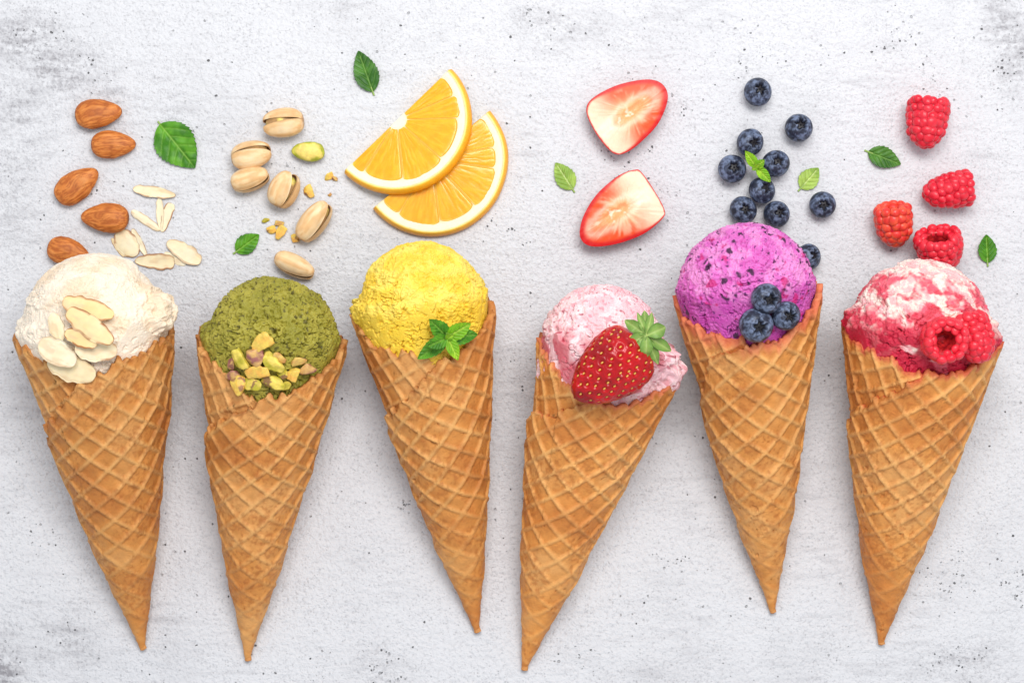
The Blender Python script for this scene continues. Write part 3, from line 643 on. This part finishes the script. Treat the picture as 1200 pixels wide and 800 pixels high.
# ------------------------------------------------------------------ mint leaves
def leaf_mesh(L, W, seed, fold=.12, curl=0.0, tone='mid', th=.9, teeth=9, nvein=5.5):
    nu, nv = 72, 49; u = np.linspace(0, 1, nu); v = np.linspace(-1, 1, nv)
    w = W / 2 * np.sin(np.pi * u ** .82) ** .78 * (1 - .10 * u); w = np.maximum(w, W * .018)
    saw = (u * teeth) % 1.0; w = w * (1 + .075 * (saw - .5) * np.sin(np.pi * u) ** .5 * 1.6)
    X = np.repeat((u * L)[:, None], nv, 1) - .10 * L * (np.abs(v)[None, :] ** 1.5) * 0; Y = w[:, None] * v[None, :]
    a = np.abs(Y) / (W / 2); uu = u[:, None] + 0 * v
    ph = (uu - .36 * a ** 1.15) * nvein + .5 * n1(np.array([seed]), 3)[0] + .35 * (n1(u * 4, seed + 7)[:, None] - .5) + .15 * (v > 0)[None, :]; dv = np.abs((ph + .5) % 1 - .5)
    lat = np.exp(-(dv / .085) ** 2) * sstep(1.02, .75, np.abs(v)[None, :]) * sstep(.0, .06, a); mid = np.exp(-(Y / 1.0) ** 2) * sstep(1, .8, uu)
    pn = np.stack([X.ravel(), Y.ravel(), 0 * X.ravel()], 1); q = fbm(pn / 8, 2, seed).reshape(X.shape)
    h = fold * np.abs(Y) * 1.3 + curl * ((uu - .45) ** 2 - .2) * L + (.55 * np.abs(np.sin(np.pi * ph)) ** .6) * sstep(0, .15, a) * (1 - a) * 2.2 - 1.1 * mid - .6 * lat + (fbm(pn / 14, 2, seed + 2).reshape(X.shape) - .5) * 3.0 + (q - .5) * .8
    if h.min() < 0: h = h - h.min()
    V, F = plate(X, Y, h + th, h)
    pal = {'mid': (S(92, 154, 36), S(58, 118, 20), S(140, 184, 78)), 'dark': (S(76, 126, 44), S(48, 96, 28), S(124, 164, 84)), 'pale': (S(160, 188, 84), S(128, 162, 60), S(206, 220, 150)), 'fresh': (S(150, 196, 36), S(110, 166, 22), S(196, 222, 96))}[tone]
    c = mixc(pal[0], pal[1], sstep(.35, .65, fbm(pn / 12, 3, seed + 5)).reshape(X.shape)); c = mixc(c, pal[2], np.clip(.75 * mid + .34 * lat, 0, 1))
    c = mixc(c, pal[1] * .7, .4 * sstep(.93, 1, np.abs(v))[None, :] * np.ones_like(X)); c = c.reshape(-1, 3)
    return V, F, np.concatenate([c, mixc(c, S(150, 180, 110), np.full(len(c), .5))])
def put_leaf(p0, p1, W, seed, lab, tone, fold=.12, curl=.0, roll=0.0):
    p0, p1 = np.array(p0, float), np.array(p1, float); L = np.hypot(*(p1 - p0))
    V, F, C = leaf_mesh(L, W, seed, fold, curl, tone, teeth=max(6, int(L / 5)))
    r = thing('mint_leaf', lab, 'mint leaf', 'loose mint leaves'); part('blade', V, F, M['leaf'], r, C)
    n = 14; x = np.linspace(-4.5, 6, n); vv = np.linspace(0, 2 * np.pi, 8, endpoint=False)
    SV = np.stack([np.repeat(x[:, None], 8, 1), 1.1 * np.cos(vv) + 0 * x[:, None], 1.2 + .9 * np.sin(vv) + 0 * x[:, None]], -1).reshape(-1, 3)
    part('stalk', SV, quads(n, 8, True, flip=True), M['leaf'], r, S(150, 178, 96))
    d = np.array([p1[0] - p0[0], -(p1[1] - p0[1]), 0]); setm(r, P(p0[0], p0[1], .2), d, (0, 0, 1))
put_leaf((188, 146), (229, 197), 50, 1, 'large dark green mint leaf beside the almonds', 'mid', .06)
put_leaf((437, 108), (420, 60), 30, 2, 'dark green mint leaf near the tip of the upper orange slice', 'dark', .16)
put_leaf((277, 295), (304, 275), 24, 3, 'small green mint leaf beside the pistachio crumbs', 'mid', .10)
put_leaf((671, 222), (651, 191), 25, 4, 'pale green mint leaf near the strawberry halves', 'pale', .05)
put_leaf((938, 221), (959, 197), 24, 5, 'pale olive mint leaf near a lone blueberry', 'pale', .05)
put_leaf((1017, 178), (1055, 193), 26, 6, 'dark green mint leaf with a stalk beside the topmost raspberry', 'dark', .12)
put_leaf((1157, 308), (1155, 275), 23, 7, 'small upright green mint leaf near the raspberry behind the rippled scoop', 'mid', .16)
def sprig(center, leaves, rest, zoff, lab, tones):
    loc, n = (P(*center, zoff), np.array([0, 0, 1.0])) if rest is None else surf_frame(rest, center[0], center[1], 12)
    if rest is not None: n = n * .6 + np.array([0, 0, .4]); n /= np.linalg.norm(n); loc = P(*center, loc[2] + zoff)
    r = thing('mint_sprig', lab, 'mint sprig', 'mint sprigs'); setm(r, loc, (1, 0, 0), n)
    for k, (tx, ty, W, rise, lev) in enumerate(leaves):
        d = np.array([tx - center[0], -(ty - center[1]), 0]); L = np.hypot(d[0], d[1])
        V, F, C = leaf_mesh(L, W, 20 + k, .20, -.10, tones[k % len(tones)], teeth=7)
        a = math.atan2(d[1], d[0]); th = math.radians(-rise)
        R3 = np.array(Matrix.Rotation(a, 3, 'Z') @ Matrix.Rotation(th, 3, 'Y'))
        part('leaf', V @ R3.T + np.array([0, 0, lev]), F, M['leaf'], r, C)
    n_ = 10; x = np.linspace(-10, 3, n_); vv = np.linspace(0, 2 * np.pi, 8, endpoint=False)
    part('stem', np.stack([1.4 * np.cos(vv) + 0 * x[:, None], 1.4 * np.sin(vv) + 0 * x[:, None], np.repeat(x[:, None], 8, 1)], -1).reshape(-1, 3), quads(n_, 8, True), M['leaf'], r, S(120, 160, 60))
sprig((523, 394), [(491, 418, 20, -6, 0), (558, 393, 20, 0, 0), (502, 373, 20, 8, 1.5), (549, 379, 19, 10, 2), (497, 403, 17, 14, 3.5), (534, 420, 15, 6, 4), (519, 385, 8, 40, 5), (531, 388, 8, 40, 5)],
      RESTS['mango'], 5, 'fresh green mint sprig resting on the yellow scoop', ['mid', 'mid', 'mid', 'fresh', 'mid', 'fresh', 'fresh', 'fresh'])

# ------------------------------------------------------------------ orange half slices
def orange(center, R, ang, bounds, T, lab, seed, loc_z, tilt):
    """half slice: local chord along x, flesh towards -y; bounds in local degrees from +x clockwise"""
    r = thing('orange_slice', lab, 'orange slice', 'orange half slices')
    na = 120; an = np.radians(np.linspace(0, -180, na))
    cs = np.array([(.925, 0.1), (.985, 0.0), (1.0, .22), (1.0, .45), (.985, .72), (.966, .92), (.955, 1.0), (.940, 1.03), (.925, 1.0)])
    wob = 1 + .012 * (n1(np.linspace(0, 7, na), seed) - .5)
    V = np.stack([np.outer(np.cos(an) * wob, cs[:, 0] * R), np.outer(np.sin(an) * wob, cs[:, 0] * R), np.tile(cs[:, 1] * T, (na, 1))], -1)
    nc = len(cs); F = quads(na, nc, True); F = F.tolist() + [list(range(nc)), list(range((na - 1) * nc, na * nc))[::-1]]
    cr = np.tile(np.array([S(252, 214, 120), S(250, 172, 26), S(250, 166, 18), S(251, 170, 22), S(252, 178, 32), S(253, 188, 48), S(253, 202, 80), S(253, 224, 140), S(254, 238, 190)]), (na, 1))
    part('rind', V.reshape(-1, 3), F, M['rind'], r, cr)
    # pith: half disc with scalloped top, cream coloured membranes
    nr = 46; rr = np.linspace(0.0, .930, nr)
    A_, RR = np.meshgrid(an, rr, indexing='ij'); X, Y = RR * R * np.cos(A_) * wob[:, None], RR * R * np.sin(A_) * wob[:, None]
    pn = np.stack([X.ravel(), Y.ravel(), 0 * X.ravel()], 1)
    Zt = T - .9 + 1.3 * sstep(.80, .9, RR) + (fbm(pn / 6, 2, seed).reshape(X.shape) - .5) * .8
    V, F = plate(X, Y, Zt, 0 * X + .25); cp = mixc(mixc(np.broadcast_to(S(254, 244, 206), X.shape + (3,)), S(252, 188, 70), sstep(.10, .20, RR) * sstep(.86, .74, RR)), S(250, 176, 50), .0 * RR).reshape(-1, 3); part('pith', V, F, M['pith'], r, np.concatenate([cp, cp]))
    for k in range(len(bounds) - 1):
        b0, b1 = math.radians(bounds[k]), math.radians(bounds[k + 1]); nv, nu = 34, 40
        v = np.linspace(-1, 1, nv); u = np.linspace(0, 1, nu)
        ro = R * (.848 + .012 * math.sin(seed + 3 * k)); ri = R * .135
        RAD = ri + (ro * (1 - .045 * np.abs(v) ** 5)[None, :] - ri) * u[:, None]
        gap0 = 0.0 if k == 0 else .75; gap1 = 0.0 if k == len(bounds) - 2 else .75
        if bounds[k] <= 1: gap0 = .3
        if bounds[k + 1] >= 179: gap1 = .3
        t0 = b0 + gap0 / RAD; t1 = b1 - gap1 / RAD; TH_ = -(t0 + (t1 - t0) * (v[None, :] + 1) / 2)
        X, Y = RAD * np.cos(TH_), RAD * np.sin(TH_)
        e = np.maximum(np.abs(v)[None, :] ** 14 * np.ones_like(X), np.abs(2 * u - 1)[:, None] ** 20)
        ves = fbm(np.stack([RAD.ravel() / 17, (TH_ * 30 + 1.5 * vnoise(np.stack([X.ravel() / 9, Y.ravel() / 9, 0 * X.ravel()], 1))[:].reshape(X.shape)).ravel() / 1.1, 0 * X.ravel() + k], 1), 3, seed + k).reshape(X.shape)
        Zt = T + .1 - .45 * e + (ves - .5) * .45
        V, F = plate(X, Y, Zt, 0 * X + .1)
        c = mixc(S(253, 172, 28), S(254, 184, 44), sstep(.4, .66, ves)); c = mixc(c, S(253, 196, 80), .30 * sstep(.86, 1, np.abs(v)[None, :] * np.ones_like(X)) + .2 * sstep(.85, 1, u)[:, None])
        c = c.reshape(-1, 3); part('segment', V, F, M['pulp'], r, np.concatenate([c, c]))
    X_ = adir(ang); Y_ = np.array([-X_[1], X_[0], 0]); ti = math.radians(tilt)
    Z_ = np.array([0, 0, 1.0]) * math.cos(ti) + Y_ * math.sin(ti)
    setm(r, P(center[0], center[1], loc_z), X_, Z_)
orange((506, 188), 89.5, 40, [0, 29, 48, 87, 122, 161, 180], 14, 'orange half slice lying flat under the other', 2, 0.2, 0)
orange((468, 144), 87, 44, [0, 22, 44, 86, 127, 166, 180], 13, 'orange half slice leaning on top of the other', 5, 2.5, 13)

# ------------------------------------------------------------------ strawberry halves
def half_strawberry(outl, stem, tip, H, lab, seed):
    pts = smooth_loop(outl, 150); ctr = pts.mean(0); base = P(ctr[0], ctr[1], 0)
    W = np.array([P(p[0], p[1], H) - base for p in pts])[:, :2]
    if ((W[:, 0] * np.roll(W[:, 1], -1) - W[:, 1] * np.roll(W[:, 0], -1)).sum()) < 0: W = W[::-1]
    st = (P(*stem, H) - base)[:2]; tp = (P(*tip, H) - base)[:2]; ax = (tp - st) / np.linalg.norm(tp - st); Ln = np.linalg.norm(tp - st)
    r = thing('strawberry_half', lab, 'strawberry', 'cut strawberry halves'); setm(r, base)
    rho = np.linspace(0.004, 1, 60); n = len(W)
    XY = rho[:, None, None] * W[None]; x, y = XY[..., 0], XY[..., 1]
    pn = np.stack([x.ravel(), y.ravel(), 0 * x.ravel() + seed], 1)
    al = ((XY - st) @ ax) / Ln; ac = (XY @ np.array([-ax[1], ax[0]])) / Ln      # along / across the berry
    angv = np.repeat(np.linspace(0, 1, n, endpoint=False)[None] * 26, len(rho), 0)
    strk = fbm(np.stack([angv.ravel() * 2.6, (rho[:, None] * 2 + 0 * angv).ravel(), 0 * angv.ravel() + seed], 1), 3, seed).reshape(x.shape)
    core = np.hypot((al - .50) / .30, ac / .095); core = core + .5 * (fbm(pn / 7, 2, seed + 2).reshape(x.shape) - .5)
    edge = 1 - rho[:, None] + 0 * x
    stemend = sstep(.46, .06, al)
    c = mixc(S(250, 184, 134), S(236, 82, 30), np.clip(sstep(.85, .22, edge + .35 * (strk - .5)) * (1 - .8 * stemend), 0, 1))
    c = mixc(c, S(253, 228, 202), np.clip(.8 * stemend + .42 * np.exp(-((core - 1.25) / .33) ** 2) , 0, 1))
    c = mixc(c, S(248, 168, 110), .6 * sstep(1.15, .6, core)); c = mixc(c, S(254, 232, 208), .8 * sstep(.60, .70, fbm(pn / np.array([5, 5, 1]), 2, seed + 4).reshape(x.shape)) * sstep(1.1, .5, core))
    c = mixc(c, S(252, 206, 176), .38 * sstep(.54, .70, strk) * sstep(.06, .3, edge) * sstep(.75, .4, edge))
    rw = .20 * (1 - .75 * stemend) + .05 * (strk - .5)
    c = mixc(c, S(206, 16, 20), sstep(1.0, .25, edge / np.maximum(rw, .02)))
    Z = H + 1.2 * (1 - rho[:, None] ** 4) - 3.5 * sstep(.75, .25, core) * (.6 + .4 * fbm(pn / 4, 2, seed + 6).reshape(x.shape)) + (strk - .5) * 1.0 * sstep(0, .3, rho)[:, None]
    fl = np.stack([x, y, Z], -1).reshape(-1, 3)
    part('flesh', fl, quads(len(rho), n, True), M['berry_flesh'], r, c.reshape(-1, 3))
    t = np.linspace(0, 1, 26) * math.pi / 2; sc = (np.cos(t) ** .55); sc[0] = 1.0
    sc = sc * (1 + .035 * np.sin(2 * t)); S_ = sc[:, None, None] * W[None]; Zs = np.repeat((H - (H - .2) * np.sin(t) ** 1.1)[:, None], n, 1) + .0
    sk = np.concatenate([S_, Zs[..., None]], -1).reshape(-1, 3)
    part('skin', sk, quads(len(t), n, True), M['berry_skin'], r, S(196, 12, 18))
zc = lambda l: [(630 + x / 3.635, 80 + y / 3.635) for x, y in l]
half_strawberry(zc([(208, 185), (232, 130), (330, 76), (440, 50), (510, 55), (549, 92), (551, 150), (512, 238), (445, 310), (385, 355), (335, 366), (290, 332), (240, 262)]),
                zc([(262, 290)])[0], zc([(545, 85)])[0], 25, 'cut strawberry half whose flesh is pale with a broad red rim', 3)
half_strawberry(zc([(412, 433), (440, 440), (492, 512), (540, 600), (532, 640), (460, 700), (380, 735), (300, 755), (230, 758), (190, 735), (180, 690), (200, 620), (250, 540), (320, 475), (370, 445)]),
                zc([(490, 530)])[0], zc([(190, 745)])[0], 25, 'cut strawberry half with a rosy orange centre, just above the pink scoop', 8)

# ------------------------------------------------------------------ whole strawberry
def whole_strawberry(cal, tip, W, rest):
    cal, tip = np.array(cal, float), np.array(tip, float); m = cal * .48 + tip * .52
    loc, n = surf_frame(rest, m[0], m[1], 22); zc_ = loc[2] + W * .02
    A_ = P(cal[0], cal[1], zc_ + 14); B_ = P(tip[0], tip[1], zc_ - 16); L = np.linalg.norm(B_ - A_)
    r = thing('strawberry', 'whole glossy red strawberry with green calyx resting on the pink scoop', 'strawberry')
    setm(r, A_, B_ - A_, (.12, -.05, 1))
    nu, nv = 190, 220; u = np.linspace(0, 1, nu); v = np.linspace(0, 2 * math.pi, nv, endpoint=False)
    prof = lambda q: spline(q, [0, .03, .10, .22, .38, .55, .72, .86, .95, 1.0], [.30, .60, .86, 1.0, 1.0, .90, .72, .50, .30, .0]) * np.clip((1.0 - q) / .03, 0, 1) ** .5
    rad = prof(u) * W / 2; lob = 1 + .05 * np.cos(2 * v + .5) + .03 * np.cos(3 * v)
    X = np.repeat((u * L)[:, None], nv, 1); Y = rad[:, None] * np.cos(v) * lob; Z = rad[:, None] * np.sin(v) * .92 * lob
    pts = np.stack([X, Y, Z], -1).reshape(-1, 3)
    # achenes on a spiral, spaced evenly over the surface
    dens = np.cumsum(rad + 1.5); dens /= dens[-1]; N = 155
    k = np.arange(N) + .5; us = np.interp(k / N, dens, u); us = .05 + .93 * us; vs = (k * 2.399963 + rng.uniform(-.07, .07, N)) % (2 * math.pi); us = us + rng.uniform(-.008, .008, N)
    rs_ = prof(us) * W / 2; ls = 1 + .05 * np.cos(2 * vs + .5) + .03 * np.cos(3 * vs)
    sp = np.stack([us * L, rs_ * np.cos(vs) * ls, rs_ * np.sin(vs) * .92 * ls], 1)
    dmin = np.full(len(pts), 99.0)
    for q in sp: dmin = np.minimum(dmin, np.linalg.norm(pts - q, axis=1))
    nrm = pts - np.stack([pts[:, 0] - (pts[:, 0] / L - .35) * 18, 0 * pts[:, 0], 0 * pts[:, 0]], 1); nrm /= np.linalg.norm(nrm, axis=1)[:, None] + 1e-6
    dimple = -2.4 * np.exp(-(dmin / 2.7) ** 2) + .7 * np.exp(-((dmin - 4.6) / 1.6) ** 2)
    lumpy = (fbm(pts / 20, 2, 4) - .5) * 3
    V = pts + nrm * (dimple + lumpy)[:, None]
    c = mixc(S(190, 10, 20), S(150, 2, 14), sstep(.4, .66, fbm(pts / 22, 3, 5))); c = mixc(c, S(228, 62, 48), .7 * sstep(.16, .02, pts[:, 0] / L))
    part('berry', V, quads(nu, nv, True, flip=True), M['berry_skin'], r, c)
    d, Fi = ico(2); Vs, Fs = [], []
    for i, q in enumerate(sp):
        nq = q - np.array([q[0] - (q[0] / L - .35) * 18, 0, 0]); nq /= np.linalg.norm(nq); t = np.array([1.0, 0, 0]); t -= nq * (t @ nq); t /= np.linalg.norm(t); b = np.cross(nq, t)
        lo = (fbm(q[None] / 20, 2, 4)[0] - .5) * 3
        Vs.append(q + nq * (lo - 1.5) + d @ np.stack([t * 1.8, b * 1.1, nq * 1.0])); Fs.append(Fi + i * len(d))
    so = part('seeds', np.concatenate(Vs), np.concatenate(Fs), M['seed'], r, S(222, 170, 78)); so['kind'] = 'stuff'
    # calyx: cap with pointed sepals, turned towards the stalk end
    cap = obj('calyx', None, r); cap.empty_display_size = .005
    return r, A_, L, W
ROOT_SB, A_sb, L_sb, W_sb = whole_strawberry((752, 400), (672, 459), 71, RESTS['strawberry'])
bpy.data.objects.remove([c for c in ROOT_SB.children if c.name.startswith('calyx')][0])
def sepals(root, center, tips, z):
    bpy.context.view_layer.update()
    inv = np.array(root.matrix_world.inverted()); C = P(*center, z)
    d, F = ico(3); V = d * np.array([4.5, 4.5, 2.5]) * (1 + .25 * (fbm(d * 4, 2, 2) - .5))[:, None] + C
    def loc(V): return (np.c_[V * U, np.ones(len(V))] @ inv.T)[:, :3] / U
    cal = part('calyx', loc(V), F, M['leaf'], root, S(168, 186, 100))
    for k, (tx, ty, w, dz) in enumerate(tips):
        w = w * 1.0
        T = P(tx, ty, z + dz); L = np.linalg.norm(T - C); nu, nv = 26, 13; u = np.linspace(0, 1, nu); v = np.linspace(-1, 1, nv)
        hw = w / 2 * (np.sin(np.pi * np.clip(u, 0, 1) ** .95 * .96 + .09) ** .9) * (1 + .10 * (n1(u * 7, k) - .5)); hw[-1] = .3
        X = np.repeat((u * L)[:, None], nv, 1); Y = hw[:, None] * v; H = 2.0 + np.sin(u * np.pi * (1.2 + .25 * math.sin(k * 2.3)))[:, None] * (2.2 + 1.6 * math.cos(k * 1.7)) + .22 * np.abs(Y) - .8 * np.exp(-(Y / .9) ** 2) + (n1(u * 6, k + 9)[:, None] - .5) * 3
        Vp, Fp = plate(X, Y, H + .5, H); dx = (T - C) / L; up = np.array([0, 0, 1.0]); dy = np.cross(up, dx); dy /= np.linalg.norm(dy); dz_ = np.cross(dx, dy)
        c = mixc(S(140, 168, 84), S(92, 134, 56), np.clip(np.abs(v)[None, :] * .8 + .3 * (n1(u * 8, k + 3)[:, None] - .5), 0, 1)); c = mixc(c, S(180, 196, 124), .5 * np.exp(-(Y / 1.0) ** 2)).reshape(-1, 3)
        part('sepal', loc(C + Vp @ np.stack([dx, dy, dz_])), Fp, M['leaf'], cal, np.concatenate([c, c]))
bpy.context.view_layer.update()
sepals(ROOT_SB, (757, 393), [(732, 375, 13, -10), (747, 366, 8, -4), (755, 364, 11, -8), (764, 366, 9, -6), (780, 383, 17, -8), (786, 411, 13, -16), (771, 426, 12, -18), (757, 419, 14, -4), (743, 412, 8, -4), (735, 403, 15, 2)], A_sb[2] + 22)

# ------------------------------------------------------------------ blueberries
def blueberry_mesh(seed):
    nu, nv = 90, 96; th = np.concatenate([np.linspace(0.001, .75, 50), np.linspace(.78, math.pi - .001, nu - 50)]); v = np.linspace(0, 2 * math.pi, nv, endpoint=False)
    TH, VV = np.meshgrid(th, v, indexing='ij'); rs = np.random.RandomState(seed)
    ph = rs.rand() * 6; d = np.stack([np.sin(TH) * np.cos(VV), np.sin(TH) * np.sin(VV), np.cos(TH)], -1)
    lob = np.cos(5 * (VV - ph) + .5 * np.sin(VV + ph)); nz = vnoise(d.reshape(-1, 3) * 7, seed).reshape(TH.shape) - .5
    rho = .46 * (1 + .26 * lob + .35 * nz)
    hole = sstep(1.02, .72, TH / rho)
    lip = np.exp(-((TH - rho * 1.12) / .075) ** 2) * (.55 + .45 * (-lob))
    R = 1 + .03 * (fbm(d.reshape(-1, 3) * 2, 2, seed).reshape(TH.shape) - .5) + .085 * lip - .34 * hole * (1 - .25 * sstep(.12, 0, TH)) - .05 * np.exp(-(TH / .55) ** 2)
    V = d * R[..., None]; V[..., 2] *= .90
    g = fbm(d.reshape(-1, 3) * 3.2, 3, seed + 2).reshape(TH.shape); g2 = fbm(d.reshape(-1, 3) * 9, 2, seed + 4).reshape(TH.shape)
    c = mixc(S(33, 38, 57), S(116, 130, 160), sstep(.40, .70, g * .65 + g2 * .35)); c = mixc(c, S(122, 134, 160), .5 * lip)
    c = mixc(c, S(30, 32, 46), .55 * sstep(.55, .75, fbm(d.reshape(-1, 3) * 6, 2, seed + 8).reshape(TH.shape)))
    c = mixc(c, S(22, 18, 26), np.clip(hole * 1.2, 0, 1))
    return V.reshape(-1, 3), quads(nu, nv, True), c.reshape(-1, 3)
BM = []
for k in range(7):
    V, F, C = blueberry_mesh(k * 5 + 2); BM.append(mk_mesh('blueberry', V, F, M['blue'], C))
def blueberry(c, R, off, k, lab, group, z=None):
    o = obj('blueberry', BM[k % 7]); tag(o, lab, 'blueberry', group)
    n = np.array([off[0] / R * 1.15, off[1] / R * 1.15, 0]); n[2] = math.sqrt(max(.1, 1 - n @ n)); zc_ = R * .93 if z is None else z
    setm(o, P(c[0], c[1], zc_), adir(k * 67), n); o.scale = (R * (1 + .04 * math.sin(k * 5)), R * (1 + .04 * math.cos(k * 3)), R * (1 + .05 * math.sin(k * 2 + 1)))
    return o
GB = 'loose blueberries on the plaster'
R0 = [((888, 108), 16.2, (2, 3), 'loose blueberry lying farthest from the purple scoop'), ((936, 150), 17, (1.5, 3.5), 'largest loose blueberry with a wide open crown'),
      ((879, 167), 16, (5.5, -1), 'loose blueberry above a mint sprig that touches its edge'), ((909, 192), 16.2, (2, 3), 'loose blueberry on the pale mint leaf side of the mint sprig'),
      ((858, 198), 16, (2, 1.5), 'loose blueberry beside the cluster, outermost on the strawberry side'), ((893, 223), 16, (5, 3), 'loose blueberry with its upper edge under the mint sprig'),
      ((871, 246), 16, (2, 0), 'loose blueberry touching the purple scoop top on the strawberry side'), ((910, 251), 15.8, (3, 2), 'loose blueberry touching the purple scoop top on the lone blueberry side'),
      ((964, 240), 15.2, (.5, -1), 'lone small blueberry below the pale olive mint leaf'), ((947.5, 301), 15, (7, 2), 'blueberry mostly hidden behind the purple scoop')]
for k, (c, R, off, lab) in enumerate(R0): blueberry(c, R, off, k, lab, GB)
RB = RESTS['blueberry']
for k, (c, R, off, lab) in enumerate([((898, 350), 17, (4, -2), 'uppermost of three blueberries on the purple scoop'), ((886, 381), 18.5, (3, -3), 'largest of three blueberries on the purple scoop, over the rim'),
                                      ((921, 370), 16, (4, -1), 'blueberry on the purple scoop nearest the sloping waffle rim')]):
    blueberry(c, R, off, k + 12, lab, 'blueberries on the purple scoop', zat(RB, c[0], c[1], 5) + R * (.42, .62, .45)[k])
sprig((886, 196), [(872, 177, 13, 12, 0), (903, 213, 13, -12, 0), (896, 187, 11, 20, 1), (880, 200, 7, 10, 1.5), (889, 190, 6, 40, 2)], None, 27, 'small bright green mint sprig resting among loose blueberries', ['fresh'])

# ------------------------------------------------------------------ raspberries
d_, f_ = ico(3)
DRU = []
for k in range(4):
    Vd = d_ * (1 + .10 * (fbm(d_ * 1.6, 2, k * 4) - .5))[:, None]
    cc_ = mixc(S(236, 54, 70), S(222, 30, 54), sstep(.3, .7, fbm(d_ * 1.2 + 5, 2, k)))
    DRU.append({'red': mk_mesh('drupelet', Vd, f_, M['rasp'], cc_), 'orange': mk_mesh('drupelet', Vd, f_, M['rasp'], mixc(S(244, 92, 62), S(228, 56, 50), sstep(.3, .7, fbm(d_ * 1.2 + 5, 2, k))))})
def raspberry(c, z, Rb, Hh, axis, lab, seed, tone='red', group='loose raspberries on the plaster', squash=1.0, rest_local=None):
    """local z runs from the hollow end to the tip"""
    r = thing('raspberry', lab, 'raspberry', group); rs = np.random.RandomState(seed)
    prof = lambda k: Rb * np.sqrt(np.clip(1 - (np.clip(k - .12, 0, 1) / .93) ** 2.0, 0, 1)) * (1 - .10 * (1 - k)) if True else 0
    # receptacle body with its cavity
    nu, nv = 40, 40; v = np.linspace(0, 2 * math.pi, nv, endpoint=False)
    ko = np.linspace(1, 0, 22); po = prof(ko) * .95; zo = ko * Hh
    ki = np.linspace(0, 1, 18); pi_ = Rb * .44 * np.sqrt(np.clip(1 - ki ** 2.2, 0, 1)); zi = ki * Hh * .62
    pr = np.concatenate([po, pi_]); zz = np.concatenate([zo, zi]) - Hh / 2
    V = np.stack([np.outer(pr, np.cos(v)), np.outer(pr, np.sin(v)) * squash, np.repeat(zz[:, None], nv, 1)], -1).reshape(-1, 3)
    cav = np.concatenate([np.zeros(22), np.ones(18)]); wl = worley(V / 4.6, seed)
    nrm = V * np.array([1, 1, 0]); nrm /= np.linalg.norm(nrm, axis=1)[:, None] + 1e-6
    V = V - nrm * ((.6 - wl) * 2.2 * np.repeat(cav, nv))[:, None]
    cb = mixc(np.broadcast_to(S(214, 28, 52), V.shape), mixc(S(206, 44, 46), S(150, 16, 28), sstep(.3, .7, wl)), np.repeat(cav, nv))
    part('core', V, quads(nu, nv, True), M['rasp'], r, cb)
    rd = 6.8; z0 = rd * .55; row = 0; k = 0.0; n_ = 0
    rows = []
    s = 0.0; kk = np.linspace(0, 1, 300); pts = np.stack([prof(kk) * .88, kk * Hh * .94], 1); arcl = np.concatenate([[0], np.cumsum(np.linalg.norm(np.diff(pts, axis=0), axis=1))])
    nrow = max(4, int(round(arcl[-1] / (rd * 1.16)))); 
    for i in range(nrow + 1):
        a = arcl[-1] * i / nrow; rr = np.interp(a, arcl, pts[:, 0]); zz_ = np.interp(a, arcl, pts[:, 1]); n = max(1, int(round(2 * math.pi * rr / (rd * 1.34))))
        for j in range(n): rows.append((rr, zz_, 2 * math.pi * (j + .5 * (i % 2)) / n, i))
    n = max(6, int(2 * math.pi * Rb * .62 / (rd * 1.7)))
    for j in range(n): rows.append((Rb * .60, 2.2, 2 * math.pi * j / n, -1))
    for (rr, z_, an, i) in rows:
        o = obj('drupelet', DRU[rs.randint(4)][tone], r); an += rs.uniform(-.12, .12); zz_ = z_ + rs.uniform(-1.2, 1.2)
        nz = (z_ / Hh - .30) * 1.5 if i >= 0 else -1.2                       # outward normal of the berry at this row
        nv_ = Vector((math.cos(an), math.sin(an), nz)); nv_.normalize()
        k_ = rr * (1 + rs.uniform(-.05, .04))
        o.location = (k_ * math.cos(an) * U, k_ * math.sin(an) * squash * U, (zz_ - Hh / 2) * U)
        q = rs.uniform(5.4, 6.9); o.scale = (q * rs.uniform(.9, 1.1), q * rs.uniform(.9, 1.1), rs.uniform(4.3, 5.4)); o.rotation_euler = nv_.to_track_quat('Z', 'Y').to_euler()
    axis = np.array(axis, float); setm(r, P(c[0], c[1], z), np.cross([.3, .2, 1.0], axis) if abs(axis[2]) < .9 * np.linalg.norm(axis) else (1, 0, 0), axis)
    return r
raspberry((1086, 146), 26, 26, 50, (-.10, -1, .02), 'widest loose raspberry, farthest from the rippled scoop', 1)
raspberry((1109, 223.5), 21, 21, 49, (-1, -.14, -.05), 'loose raspberry lying sideways with its notched hollow end out', 2)
raspberry((1048, 266), 22, 22.5, 42, (.15, -1, -.30), 'orange red loose raspberry near the rippled scoop edge', 3, 'orange')
raspberry((1101, 297), 28, 29, 42, (.25, -1, -.62), 'raspberry lying partly behind the rippled scoop', 4)
RR = RESTS['raspberry']; GR = 'raspberries on the rippled scoop'
raspberry((1104, 397), zat(RR, 1104, 397, 6) + 2, 26, 38, (-.02, .10, -1), 'raspberry on the rippled scoop showing its hollow centre', 5, group=GR)
raspberry((1143, 399), zat(RR, 1143, 399, 6) + 6, 22, 46, (.25, -.85, .30), 'raspberry on the rippled scoop lying against the hollow one', 6, group=GR)
